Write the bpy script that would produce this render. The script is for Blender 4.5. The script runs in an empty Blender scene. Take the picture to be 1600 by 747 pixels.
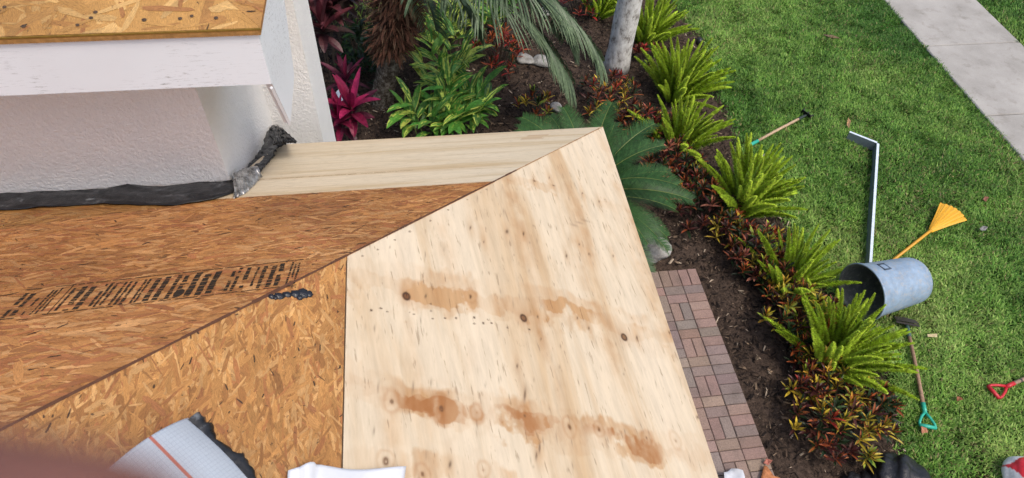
import bpy, bmesh, math, random
import numpy as np
from mathutils import Vector, Matrix
R = math.radians
SC = bpy.context.scene
COL = SC.collection

# ---------------------------------------------------------------- camera
ZE = 3.45                                   # height of the lower eave above the lawn (lawn = 0)
FPX = 1073.755                              # focal length in pixels of the 1600 px wide photograph
CAM = np.array([-0.86147, -2.40211, ZE + 2.13551])
YAW, TILT, ROLL = 0.1905987, 0.8733035, 0.0728360
PITCH = 0.4500445                           # roof pitch
CP, SP, TP = math.cos(PITCH), math.sin(PITCH), math.tan(PITCH)
_f = np.array([math.sin(YAW)*math.cos(TILT), math.cos(YAW)*math.cos(TILT), -math.sin(TILT)])
_r0 = np.array([math.cos(YAW), -math.sin(YAW), 0.0])
_u0 = np.cross(_r0, _f)
RIGHT = math.cos(ROLL)*_r0 + math.sin(ROLL)*_u0
UP = -math.sin(ROLL)*_r0 + math.cos(ROLL)*_u0
FWD = _f
cd = bpy.data.cameras.new("camera"); cam = bpy.data.objects.new("camera", cd); COL.objects.link(cam)
m = Matrix.Identity(4)
for i in range(3):
    m[i][0], m[i][1], m[i][2], m[i][3] = RIGHT[i], UP[i], -FWD[i], CAM[i]
cam.matrix_world = m
cd.sensor_width = 36.0; cd.lens = FPX/1600*36
cd.clip_start = 0.005; cd.clip_end = 500
cd.dof.use_dof = True; cd.dof.focus_distance = 4.0; cd.dof.aperture_fstop = cd.lens/3.2
SC.camera = cam

# ---------------------------------------------------------------- light
SUN_EL, SUN_AZ = R(60), R(136)               # azimuth measured from +Y towards +X
w = bpy.data.worlds.new("World"); SC.world = w; w.use_nodes = True
wn = w.node_tree; bg = wn.nodes["Background"]
sky = wn.nodes.new("ShaderNodeTexSky"); sky.sky_type = 'NISHITA'; sky.sun_disc = False
sky.sun_elevation = SUN_EL; sky.sun_rotation = SUN_AZ; sky.air_density = 1.0; sky.dust_density = 4.0; sky.ozone_density = 1.0
wn.links.new(sky.outputs[0], bg.inputs[0]); bg.inputs[1].default_value = 0.15
sd = bpy.data.lights.new("sun", 'SUN'); sd.energy = 1.25; sd.angle = R(12); sd.color = (1.0, 0.945, 0.86)
so = bpy.data.objects.new("sun", sd); COL.objects.link(so)
sv = Vector((math.cos(SUN_EL)*math.sin(SUN_AZ), math.cos(SUN_EL)*math.cos(SUN_AZ), math.sin(SUN_EL)))
so.rotation_euler = sv.to_track_quat('Z', 'Y').to_euler(); so.location = (6, -6, 14)
SC.view_settings.view_transform = 'Standard'; SC.view_settings.look = 'None'
SC.view_settings.exposure = 0.46; SC.view_settings.gamma = 1.0
SC.render.engine = 'CYCLES'
SC.cycles.max_bounces = 6; SC.cycles.diffuse_bounces = 4; SC.cycles.transmission_bounces = 3
SC.cycles.use_denoising = True; SC.cycles.denoiser = 'OPENIMAGEDENOISE'
SC.cycles.denoising_input_passes = 'RGB_ALBEDO_NORMAL'; SC.cycles.denoising_prefilter = 'NONE'
SC.cycles.use_adaptive_sampling = False

# ---------------------------------------------------------------- geometry helpers
def ray(u, v):
    return FWD + RIGHT*((u-800)/FPX) - UP*((v-373.5)/FPX)
def at(u, v, z=0.0):                        # point at height z seen at pixel (u, v)
    d = ray(u, v); return CAM + d*((z-CAM[2])/d[2])
def on_plane(u, v, p0, n):
    d = ray(u, v); n = np.array(n, float); return CAM + d*(n @ (np.array(p0)-CAM))/(n @ d)
def on_right(u, v):                         # right roof slope -> (k up-slope, y)
    p = on_plane(u, v, (0, 0, ZE), (TP, 0, 1)); return (-p[0]/CP, p[1])
def on_far(u, v):                           # far roof slope -> (k up-slope, x)
    p = on_plane(u, v, (0, 0, ZE), (0, TP, 1)); return (-p[1]/CP, p[0])
def P_right(k, y, h=0.0):
    return Vector((-k*CP + h*SP, y, ZE + k*SP + h*CP))
def P_far(k, x, h=0.0):
    return Vector((x, -k*CP + h*SP, ZE + k*SP + h*CP))
def pt_x(u, v, x): return Vector(on_plane(u, v, (x, 0, 0), (1, 0, 0)))
def pt_y(u, v, y): return Vector(on_plane(u, v, (0, y, 0), (0, 1, 0)))

rng = random.Random(7)
nrs = np.random.RandomState(11)

class MB:
    """collects polygons with a colour per vertex and a uv per vertex"""
    def __init__(s): s.v = []; s.f = []; s.c = []; s.uv = []
    def add(s, verts, faces, col=(.5, .5, .5), uv=None):
        b = len(s.v); s.v += [tuple(p) for p in verts]
        s.f += [tuple(b+i for i in f) for f in faces]
        s.c += ([tuple(c) for c in col] if hasattr(col[0], '__len__') else [tuple(col)]*len(verts))
        s.uv += (uv if uv is not None else [(0, 0)]*len(verts))
    def box(s, lo, hi, col=(.5, .5, .5), M=None):
        (x0, y0, z0), (x1, y1, z1) = lo, hi
        vs = [Vector(p) for p in ((x0,y0,z0),(x1,y0,z0),(x1,y1,z0),(x0,y1,z0),(x0,y0,z1),(x1,y0,z1),(x1,y1,z1),(x0,y1,z1))]
        if M is not None: vs = [M @ p for p in vs]
        s.add(vs, [(0,3,2,1),(4,5,6,7),(0,1,5,4),(1,2,6,5),(2,3,7,6),(3,0,4,7)], col)
    def prism(s, poly, off, col=(.5, .5, .5), uv=None):
        """polygon poly (3-d points) extruded by vector off"""
        n = len(poly); off = Vector(off); a = [Vector(p) for p in poly]
        nrm = Vector((0, 0, 0))
        for i in range(n): nrm += a[i].cross(a[(i+1) % n])
        if nrm.dot(off) > 0: a.reverse(); uv = uv[::-1] if uv else None
        b = [p+off for p in a]
        s.add(a+b, [tuple(range(n)), tuple(range(2*n-1, n-1, -1))] + [(i, i+n, (i+1) % n+n, (i+1) % n) for i in range(n)], col, (uv*2 if uv else None))
    def tube(s, pts, rad, n=8, col=(.5, .5, .5), cap=True, up=(0.13, 0.31, 0.94)):
        pts = [Vector(p) for p in pts]; m = len(pts); vs = []
        if not hasattr(rad, '__len__'): rad = [rad]*m
        for i, p in enumerate(pts):
            t = (pts[min(i+1, m-1)]-pts[max(i-1, 0)]).normalized()
            a = t.cross(Vector(up)).normalized(); b = t.cross(a)
            for j in range(n):
                w_ = 2*math.pi*j/n; vs.append(p+(a*math.cos(w_)+b*math.sin(w_))*rad[i])
        fs = [(i*n+j, i*n+(j+1) % n, (i+1)*n+(j+1) % n, (i+1)*n+j) for i in range(m-1) for j in range(n)]
        if cap: fs += [tuple(range(n))[::-1], tuple(range((m-1)*n, m*n))]
        s.add(vs, fs, col)
    def build(s, name, mat, parent=None, smooth=False):
        me = bpy.data.meshes.new(name); me.from_pydata(s.v, [], s.f)
        ca = me.color_attributes.new("col", 'FLOAT_COLOR', 'POINT')
        c = np.ones((len(s.v), 4), np.float32); c[:, :3] = np.array(s.c, np.float32).reshape(-1, 3)
        ca.data.foreach_set("color", c.ravel())
        uvl = me.uv_layers.new(name="uv")
        li = np.empty(len(me.loops), np.int32); me.loops.foreach_get("vertex_index", li)
        uvl.data.foreach_set("uv", np.array(s.uv, np.float32).reshape(-1, 2)[li].ravel())
        if smooth: me.polygons.foreach_set("use_smooth", [True]*len(me.polygons))
        me.materials.append(mat); me.update()
        return link(name, me, parent)
def link(name, me, parent=None):
    o = bpy.data.objects.new(name, me); COL.objects.link(o)
    if parent is not None: o.parent = parent
    return o
def fast_mesh(name, V, F, C, mat, parent=None):
    """V (n,3), F (m,k) constant size faces, C (n,3)"""
    me = bpy.data.meshes.new(name); n, (mf, k) = len(V), F.shape
    me.vertices.add(n); me.vertices.foreach_set("co", V.astype(np.float32).ravel())
    me.loops.add(mf*k); me.loops.foreach_set("vertex_index", F.astype(np.int32).ravel())
    me.polygons.add(mf); me.polygons.foreach_set("loop_start", np.arange(0, mf*k, k, dtype=np.int32))
    me.update(calc_edges=True)
    ca = me.color_attributes.new("col", 'FLOAT_COLOR', 'POINT')
    c = np.ones((n, 4), np.float32); c[:, :3] = C; ca.data.foreach_set("color", c.ravel())
    me.materials.append(mat); return link(name, me, parent)
def empty(name, loc=(0, 0, 0)):
    o = bpy.data.objects.new(name, None); o.empty_display_size = .2; o.location = loc; COL.objects.link(o); return o
def tag(o, label=None, cat=None, group=None, kind=None):
    if label: o["label"] = label
    if cat: o["category"] = cat
    if group: o["group"] = group
    if kind: o["kind"] = kind
    return o
def lerp(a, b, t): return tuple(x+(y-x)*t for x, y in zip(a, b))
def jit(c, a): 
    k = 1+rng.uniform(-a, a); return tuple(max(0, x*k*(1+rng.uniform(-a, a)*.35)) for x in c)
def clip_poly(poly, clip):
    """Sutherland-Hodgman in 2-d; clip is convex and counter-clockwise"""
    out = poly
    for i in range(len(clip)):
        a, b = clip[i], clip[(i+1) % len(clip)]; inp = out; out = []
        if not inp: return []
        side = lambda p: (b[0]-a[0])*(p[1]-a[1])-(b[1]-a[1])*(p[0]-a[0])
        for j in range(len(inp)):
            p, q = inp[j-1], inp[j]; sp, sq = side(p), side(q)
            if (sp >= 0) != (sq >= 0):
                t = sp/(sp-sq); out.append(tuple(p[n]+(q[n]-p[n])*t for n in range(len(p))))
            if sq >= 0: out.append(q)
    return out
def ccw(poly):
    a = sum(poly[i-1][0]*poly[i][1]-poly[i][0]*poly[i-1][1] for i in range(len(poly)))
    return poly if a > 0 else poly[::-1]
def value_noise(x, y, seed):
    """smooth lattice noise in numpy, 0..1"""
    r = np.random.RandomState(seed); T = r.rand(256, 256)
    xi, yi = np.floor(x).astype(int), np.floor(y).astype(int); fx, fy = x-xi, y-yi
    fx, fy = fx*fx*(3-2*fx), fy*fy*(3-2*fy)
    g = lambda a, b: T[a % 256, b % 256]
    return (g(xi, yi)*(1-fx)+g(xi+1, yi)*fx)*(1-fy)+(g(xi, yi+1)*(1-fx)+g(xi+1, yi+1)*fx)*fy
def fbm(x, y, seed, o=4):
    s = 0; a = .5; t = 0
    for i in range(o): s = s+a*value_noise(x*2**i, y*2**i, seed+i); t += a; a *= .5
    return s/t

# ---------------------------------------------------------------- materials
class NT:
    def __init__(s, name):
        s.m = bpy.data.materials.new(name); s.m.use_nodes = True; s.t = s.m.node_tree
        s.b = s.t.nodes["Principled BSDF"]; s.out = s.t.nodes["Material Output"]
    def n(s, typ, ins=None, **kw):
        nd = s.t.nodes.new(typ)
        for k, v in kw.items(): setattr(nd, k, v)
        for k, v in (ins or {}).items(): s.set(nd.inputs[k], v)
        return nd
    def set(s, sock, v):
        if isinstance(v, bpy.types.NodeSocket): s.t.links.new(v, sock)
        elif isinstance(v, bpy.types.Node): s.t.links.new(v.outputs[0], sock)
        else:
            if hasattr(v, '__len__') and len(v) == 3 and sock.type == 'RGBA': v = (*v, 1)
            sock.default_value = v
    def obj(s, scale=(1, 1, 1), src='Object'):
        tc = s.n("ShaderNodeTexCoord"); return s.n("ShaderNodeMapping", {"Vector": tc.outputs[src], "Scale": scale})
    def uv(s, scale=(1, 1, 1)):
        tc = s.n("ShaderNodeUVMap", uv_map="uv"); return s.n("ShaderNodeMapping", {"Vector": tc.outputs[0], "Scale": scale})
    def noise(s, vec, scale, detail=4, rough=.55, dist=0): return s.n("ShaderNodeTexNoise", {"Vector": vec, "Scale": scale, "Detail": detail, "Roughness": rough, "Distortion": dist}).outputs[0]
    def ramp(s, fac, stops):
        nd = s.n("ShaderNodeValToRGB", {"Fac": fac}); e = nd.color_ramp.elements
        while len(e) < len(stops): e.new(.5)
        for el, (p, c) in zip(e, stops): el.position = p; el.color = (*c, 1) if hasattr(c, '__len__') else (c, c, c, 1)
        return nd.outputs[0]
    def mix(s, fac, a, b, mode='MIX'):
        nd = s.n("ShaderNodeMix", data_type='RGBA', blend_type=mode)
        s.set(nd.inputs[0], fac); s.set(nd.inputs[6], a); s.set(nd.inputs[7], b); return nd.outputs[2]
    def attr(s, name="col"): return s.n("ShaderNodeAttribute", attribute_name=name).outputs[0]
    def math(s, op, a, b=0.0): return s.n("ShaderNodeMath", {0: a, 1: b}, operation=op).outputs[0]
    def bump(s, h, dist=.01, strength=1.0): s.set(s.b.inputs["Normal"], s.n("ShaderNodeBump", {"Height": h, "Distance": dist, "Strength": strength}).outputs[0])
    def col(s, c, rough=.6, spec=.4):
        s.set(s.b.inputs["Base Color"], c); s.set(s.b.inputs["Roughness"], rough); s.b.inputs["Specular IOR Level"].default_value = spec; return s.m
def leaf_mat(name, rough=.42, trans=.28, noise_scale=30, amt=.35, spec=.4):
    t = NT(name); c = t.attr()
    n = t.noise(t.obj(), noise_scale, 3)
    c = t.mix(1.0, c, t.ramp(n, [(.3, 1-amt), (.7, 1+amt)]), 'MULTIPLY')
    t.col(c, rough, spec)
    tr = t.n("ShaderNodeBsdfTranslucent", {"Color": c})
    t.set(t.out.inputs[0], t.n("ShaderNodeMixShader", {0: trans, 1: t.b.outputs[0], 2: tr.outputs[0]}).outputs[0]); return t.m
def attr_mat(name, rough=.6, spec=.4, scale=40, amt=.25, bump=0, metallic=0):
    t = NT(name); n = t.noise(t.obj(), scale, 5, .65)
    t.col(t.mix(1.0, t.attr(), t.ramp(n, [(.3, 1-amt), (.7, 1+amt)]), 'MULTIPLY'), rough, spec)
    t.b.inputs["Metallic"].default_value = metallic
    if bump: t.bump(n, bump)
    return t.m

M_leaf = leaf_mat("foliage_leaf")
M_glossleaf = leaf_mat("glossy_leaf", .42, .2, 20, .3, .3)
M_grass = leaf_mat("grass_blade", .5, .3, 3, .25, .3)
M_generic = attr_mat("painted_surface")
M_plastic = attr_mat("plastic", .38, .45, 60, .12)
M_wood = attr_mat("tool_wood", .6, .3, 50, .35)
M_metal_white = attr_mat("white_coated_metal", .35, .5, 25, .12)

WY_ = -.45
def make_stucco():
    t = NT("stucco"); o = t.obj()
    v = t.n("ShaderNodeTexVoronoi", {"Vector": t.n("ShaderNodeMapping", {"Vector": t.n("ShaderNodeTexCoord").outputs['Object'], "Scale": (1, 1, .8)}), "Scale": 85.0}, feature='SMOOTH_F1')
    h = t.math('ADD', t.math('MULTIPLY', v.outputs[0], .7), t.noise(o, 160, 5, .6))
    base = t.mix(t.ramp(t.noise(o, 5, 6, .65), [(.4, 0), (.75, .5)]), (.86, .835, .80), (.77, .745, .715))
    z = t.n("ShaderNodeSeparateXYZ", {"Vector": t.n("ShaderNodeTexCoord").outputs['Object']})
    # rusty, dirty band where the wall was flashed; ragged upper edge
    lo = t.math('ADD', z.outputs[2], t.math('MULTIPLY', t.noise(t.obj((1, 1, .4)), 9, 5, .6), -.10))
    band = t.ramp(t.math('SUBTRACT', lo, ZE+.1), [(.06, 1), (.085, 0)])
    xm = t.ramp(t.math('ADD', z.outputs[0], 2.15), [(.1, 0), (.3, 1)])
    band = t.math('MULTIPLY', t.math('MULTIPLY', band, t.math('LESS_THAN', z.outputs[1], WY_+.004)), t.math('MULTIPLY', xm, t.ramp(t.noise(o, 30, 5, .7), [(.4, .35), (.6, 1)])))
    dirt = t.ramp(t.noise(o, 18, 5, .7), [(.35, (.30, .17, .09)), (.55, (.50, .42, .34)), (.7, (.15, .13, .12))])
    t.col(t.mix(band, base, dirt), .85, .2); t.bump(h, .006, .9); return t.m
M_stucco = make_stucco()
def make_fascia():
    t = NT("white_painted_board"); o = t.obj((1, 1, 1))
    g = t.noise(t.obj((3, 20, 30)), 4, 4)
    sc_ = t.math('MULTIPLY', t.ramp(t.noise(t.obj((6, 18, 60)), 3.5, 7, .75), [(.56, 0), (.62, 1)]), t.ramp(t.noise(o, 3.2, 2), [(.42, 0), (.58, 1)]))
    base = t.mix(t.ramp(t.noise(o, 4, 4), [(.4, 0), (.8, .5)]), (.77, .79, .82), (.69, .70, .72))
    t.col(t.mix(t.math('MULTIPLY', sc_, .75), base, (.22, .21, .2)), .5, .35); t.bump(g, .001, .25); return t.m
M_fascia = make_fascia()
def make_osb():
    t = NT("strand_board"); c = t.attr(); u = t.uv((9, 90, 1))
    g = t.noise(u, 6, 5, .65, .4); fine = t.noise(t.uv((30, 420, 1)), 3, 3, .6)
    c = t.mix(1.0, c, t.ramp(g, [(.25, .62), (.5, 1.0), (.75, 1.28)]), 'MULTIPLY')
    c = t.mix(1.0, c, t.ramp(fine, [(.3, .60), (.6, 1.12)]), 'MULTIPLY')
    w_ = t.ramp(t.noise(t.obj(), 2.3, 4, .6), [(.35, (.72, .68, .64)), (.65, (1.12, 1.12, 1.12))])
    c = t.mix(1.0, c, w_, 'MULTIPLY')
    sp = t.ramp(t.noise(t.obj(), 75, 3, .7), [(.66, 0), (.70, .85)])
    c = t.mix(sp, c, (.05, .025, .012))
    t.col(c, .5, .35); t.bump(t.math('ADD', g, fine), .0015, .5); return t.m
M_osb = make_osb()
def make_ply(name, grain, pale, tan, att):
    t = NT(name); sx = grain
    big = t.noise(t.uv(sx), 1.0, 6, .6, .7)
    fine = t.noise(t.uv(tuple(x*6 for x in sx)), 1.6, 5, .7, .3)
    pores = t.noise(t.uv(tuple(x*q for x, q in zip(sx, (20, 20, 1)))), 1.0, 3, .6, .2)
    c = t.ramp(big, [(.36, lerp(pale, (1, .95, .85), .06)), (.52, pale), (.66, tan), (.8, lerp(tan, pale, .5))])
    c = t.mix(1.0, c, t.ramp(fine, [(.3, .86), (.6, 1.05)]), 'MULTIPLY')
    c = t.mix(t.ramp(pores, [(.62, 0), (.68, .6)]), c, lerp(tan, (.05, .03, .02), .55))
    if att:
        a = t.n("ShaderNodeSeparateColor", {0: t.attr()})
        c = t.mix(a.outputs[0], c, (.38, .205, .09)); c = t.mix(a.outputs[2], c, t.mix(1.0, c, (.74, .53, .34), 'MULTIPLY'))
        c = t.mix(a.outputs[1], c, (.055, .025, .012))
    t.col(c, .55, .3); t.bump(fine, .0008, .4); return t.m
M_ply = make_ply("plywood", (4, .55, 1), (.575, .475, .34), (.48, .345, .205), True)
M_ply_old = make_ply("grey_plywood", (14, .9, 1), (.66, .55, .39), (.57, .44, .27), True)
def make_bitumen():
    t = NT("black_bitumen"); o = t.obj(); n = t.noise(o, 28, 6, .7)
    t.col(t.ramp(t.noise(o, 11, 5, .7), [(.44, (.006, .006, .007)), (.58, (.018, .018, .02)), (.69, (.16, .17, .18)), (.76, (.04, .04, .045))]), t.ramp(n, [(.3, .22), (.7, .6)]), .5); t.bump(n, .004, .7); return t.m
M_bitumen = make_bitumen()
def make_tar():
    t = NT("tar"); t.col((.012, .013, .018), .25, .5); t.bump(t.noise(t.obj(), 60, 5), .004); return t.m
M_tar = make_tar()
def make_ink():
    t = NT("stamp_ink"); n = t.noise(t.obj(), 120, 4, .7); t.col(t.ramp(n, [(.35, (.020, .015, .011)), (.66, (.05, .033, .02)), (.74, (.2, .11, .05))]), .7, .2); return t.m
M_ink = make_ink()
def make_soil(name, a, b, scale, rough=.95, bump=.03):
    t = NT(name); o = t.obj(); n = t.noise(o, scale, 8, .7)
    t.col(t.ramp(n, [(.3, a), (.7, b)]), rough, .15); t.bump(n, bump); return t.m
M_mulch = make_soil("mulch", (.020, .014, .011), (.115, .08, .06), 26)
M_sod = make_soil("sod", (.012, .022, .006), (.035, .06, .014), 30)
M_chip = attr_mat("mulch_chip", .85, .2, 60, .3)
def make_brick():
    t = NT("clay_paver"); o = t.obj(); n = t.noise(o, 70, 6, .75)
    c = t.mix(1.0, t.attr(), t.ramp(n, [(.25, .62), (.5, 1.0), (.75, 1.3)]), 'MULTIPLY')
    c = t.mix(t.ramp(t.noise(o, 7, 5), [(.5, 0), (.8, .45)]), c, (.085, .07, .06)); c = t.mix(t.ramp(t.noise(o, 160, 2), [(.68, 0), (.73, .7)]), c, (.03, .022, .018))
    t.col(c, .9, .15); t.bump(n, .004); return t.m
M_brick = make_brick()
def make_concrete():
    t = NT("concrete"); o = t.obj(); n = t.noise(o, 90, 6, .8)
    c = t.ramp(t.noise(o, 1.6, 8, .62), [(.3, (.285, .27, .245)), (.55, (.37, .352, .325)), (.75, (.42, .40, .37))])
    c = t.mix(1.0, c, t.ramp(n, [(.3, .88), (.6, 1.05)]), 'MULTIPLY')
    c = t.mix(t.ramp(t.noise(o, 5, 7, .7), [(.54, 0), (.70, .55)]), c, (.20, .18, .15))
    t.col(c, .9, .2); t.bump(n, .002); return t.m
M_concrete = make_concrete()
def make_bark(name, a, b, c_, stretch, scale, bump):
    t = NT(name); o = t.obj(stretch); n = t.noise(o, scale, 7, .7)
    t.col(t.ramp(n, [(.34, a), (.48, b), (.66, c_)]), .9, .15); t.bump(n, bump); return t.m
M_whitebark = make_bark("pale_bark", (.16, .14, .12), (.55, .53, .50), (.74, .73, .70), (1, 1, .55), 16, .012)
M_greybark = make_bark("grey_palm_bark", (.03, .022, .016), (.10, .08, .06), (.30, .27, .22), (1, 1, 1), 22, .02)
M_fibre = attr_mat("palm_fibre", .9, .15, 50, .4)
M_rock = make_bark("pale_rock", (.17, .16, .15), (.32, .31, .29), (.46, .45, .43), (1, 1, 1), 9, .03)
M_skin = None

# ---------------------------------------------------------------- the setting
def edge_x(y): return 3.10+.10*math.sin(y*1.3+.6)+.05*math.sin(y*3.7)+.12*math.exp(-((y-.3)/.9)**2)
g = MB(); S = 250
g.add([(-S, -S, -.06), (S, -S, -.06), (S, S, -.06), (-S, S, -.06)], [(0, 1, 2, 3)])
tag(g.build("ground", M_sod), "dark soil under the lawn", None, None, "structure")
b = MB(); NX, NY = 70, 130
vs = []
for j in range(NY+1):
    y = -3.2+j*(14.0/NY)
    for i in range(NX+1):
        x = -6.5+(edge_x(y)+.03+6.5)*i/NX
        h = .018*math.sin(x*5+y*3)+.014*math.sin(x*11-y*7)+rng.uniform(-.008, .008)
        e = min(1, (edge_x(y)-x)/.3+.05)
        if 0.9 < x < 1.9 and y < 1.65: h = -.05
        vs.append((x, y, -.015+h*.8*max(0, e)+.02*max(0, e)))
b.add(vs, [(j*(NX+1)+i, j*(NX+1)+i+1, (j+1)*(NX+1)+i+1, (j+1)*(NX+1)+i) for j in range(NY) for i in range(NX)])
tag(b.build("planting_bed", M_mulch, None, True), "dark brown mulch bed between the house and the lawn", None, None, "structure")

# sidewalk slabs
sw = MB(); X0, X1, J = 6.47, 8.0, 1.55
for k in range(-5, 12):
    y0, y1 = 3.66+J*k+.006, 3.66+J*(k+1)-.006; bv = .012
    vs = [(X0, y0, -.06), (X1, y0, -.06), (X1, y1, -.06), (X0, y1, -.06), (X0, y0, .018), (X1, y0, .018), (X1, y1, .018), (X0, y1, .018),
          (X0+bv, y0+bv, .03), (X1-bv, y0+bv, .03), (X1-bv, y1-bv, .03), (X0+bv, y1-bv, .03)]
    sw.add(vs, [(0,1,5,4),(1,2,6,5),(2,3,7,6),(3,0,4,7),(4,5,9,8),(5,6,10,9),(6,7,11,10),(7,4,8,11),(8,9,10,11)])
tag(sw.build("sidewalk", M_concrete), "pale concrete sidewalk slabs across the lawn", None, None, "structure")

# brick path
bp = MB(); bcols = [(.265, .185, .15), (.245, .175, .145), (.235, .185, .16), (.275, .20, .165), (.225, .175, .155), (.255, .18, .15)]
XB = 1.865; YB = 1.60
def brick(x0, y0, x1, y1):
    g_ = .0025; bv = .006
    x0, x1 = max(x0, .95), x1
    y1 = min(y1, YB)
    if x1-x0 < .03 or y1-y0 < .03: return
    x0 += g_; x1 -= g_; y0 += g_; y1 -= g_; z = .03+rng.uniform(-.0025, .0025); c = jit(rng.choice(bcols), .13)
    tl = [rng.uniform(-.0015, .0015) for _ in range(4)]
    vs = [(x0, y0, -.05), (x1, y0, -.05), (x1, y1, -.05), (x0, y1, -.05), (x0, y0, z-bv), (x1, y0, z-bv), (x1, y1, z-bv), (x0, y1, z-bv),
          (x0+bv, y0+bv, z+tl[0]), (x1-bv, y0+bv, z+tl[1]), (x1-bv, y1-bv, z+tl[2]), (x0+bv, y1-bv, z+tl[3])]
    bp.add(vs, [(0,1,5,4),(1,2,6,5),(2,3,7,6),(3,0,4,7),(4,5,9,8),(5,6,10,9),(6,7,11,10),(7,4,8,11),(8,9,10,11)], c)
W = .1016
for i in range(9): brick(XB-W*(i+1), YB-2*W, XB-W*i, YB)            # end course
n = 0; y = YB-2*W
while y > -3.0:
    brick(XB-2*W, y-W, XB, y); y -= W                                # border course
yf = YB-2*W; xf = XB-2*W
for r_ in range(24):                                                 # field: mixed two by two blocks
    for c_ in range(4):
        x1 = xf-2*W*c_; y1 = yf-2*W*r_-(W if c_ % 2 else 0); q = rng.random()
        if c_ % 2 and r_ == 0: brick(x1-2*W, yf-W, x1, yf)
        if (r_+c_) % 2 == 0:
            brick(x1-2*W, y1-W, x1, y1); brick(x1-2*W, y1-2*W, x1, y1-W)
        else:
            brick(x1-W, y1-2*W, x1, y1); brick(x1-2*W, y1-2*W, x1-W, y1)
tag(bp.build("brick_path", M_brick), "reddish brick paver path under the eave", None, None, "structure")
sb = MB(); sb.add([(.95, -3.1, .012), (XB-.004, -3.1, .012), (XB-.004, YB-.004, .012), (.95, YB-.004, .012)], [(0, 1, 2, 3)])
tag(sb.build("path_sand", M_mulch), "dark joint sand between the pavers", None, None, "structure")

# ---------------------------------------------------------------- grass
def grass(n, xr, yr, seed, tall=1.0):
    r = np.random.RandomState(seed)
    x = r.uniform(xr[0], xr[1], n); y = r.uniform(yr[0], yr[1], n)
    ex = 3.10+.10*np.sin(y*1.3+.6)+.05*np.sin(y*3.7)+.12*np.exp(-((y-.3)/.9)**2) if xr[0] < 6 else np.full(n, xr[0])
    ragged = ex+.06*r.randn(n)-.02
    keep = x > ragged
    thin = fbm(x*1.1, y*1.1, 40); keep &= (r.rand(n) > np.clip((thin-.62)*3.2, 0, .75))
    x, y = x[keep], y[keep]; n = len(x)
    clump = fbm(x*5, y*5, 3); patch = fbm(x*.75+3, y*.75, 21, 3); fine = fbm(x*14, y*14, 8)
    ang = r.uniform(0, 2*np.pi, n)*.75+clump*9
    L = (.032+.042*r.rand(n))*(.65+.7*clump)*tall; wd = (.0036+.0030*r.rand(n))
    lean = r.uniform(.35, 1.25, n)                     # from the vertical
    d = np.stack([np.cos(ang), np.sin(ang), np.zeros(n)], 1); s = np.stack([-np.sin(ang), np.cos(ang), np.zeros(n)], 1)
    p0 = np.stack([x, y, -.02+.015*clump], 1)
    up = np.array([0, 0, 1.0])
    a1 = lean*.6; a2 = lean*1.35
    p1 = p0+(d*np.sin(a1)[:, None]+up*np.cos(a1)[:, None])*(L*.55)[:, None]
    p2 = p1+(d*np.sin(a2)[:, None]+up*np.cos(a2)[:, None])*(L*.45)[:, None]
    w_ = s*wd[:, None]
    V = np.stack([p0-w_*.6, p0+w_*.6, p1+w_, p1-w_, p2+w_*.12, p2-w_*.12], 1).reshape(-1, 3)
    i = np.arange(n)[:, None]*6
    F = np.concatenate([i+np.array([0, 1, 2, 3]), i+np.array([3, 2, 4, 5])], 0)
    near_walk = np.clip((x-4.3)/1.8, 0, 1)*np.clip((y-1.5)/2.5, 0, 1)
    t = np.clip(patch*1.5-.35-.35*near_walk+.22*r.randn(n)+(fine-.5)*.5, 0, 1)[:, None]
    dark = np.array([.075, .19, .030]); mid = np.array([.20, .37, .062]); pale = np.array([.40, .52, .15])
    C = np.where(t < .5, dark+(mid-dark)*t*2, mid+(pale-mid)*(t*2-1))
    straw = r.rand(n) < .03+.09*np.clip((thin[keep]-.45)*4, 0, 1); C[straw] = np.array([.34, .29, .13])*(.6+.6*r.rand(straw.sum(), 1))
    C = C*(.65+.7*r.rand(n, 1))
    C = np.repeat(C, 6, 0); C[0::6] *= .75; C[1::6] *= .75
    return V, F, C
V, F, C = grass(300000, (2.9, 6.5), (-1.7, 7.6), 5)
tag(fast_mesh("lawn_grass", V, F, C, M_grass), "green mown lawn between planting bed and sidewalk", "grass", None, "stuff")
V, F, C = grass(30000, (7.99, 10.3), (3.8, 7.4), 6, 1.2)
tag(fast_mesh("verge_grass", V, F, C, M_grass), "darker grass verge on the far side of the sidewalk", "grass", None, "stuff")

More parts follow.
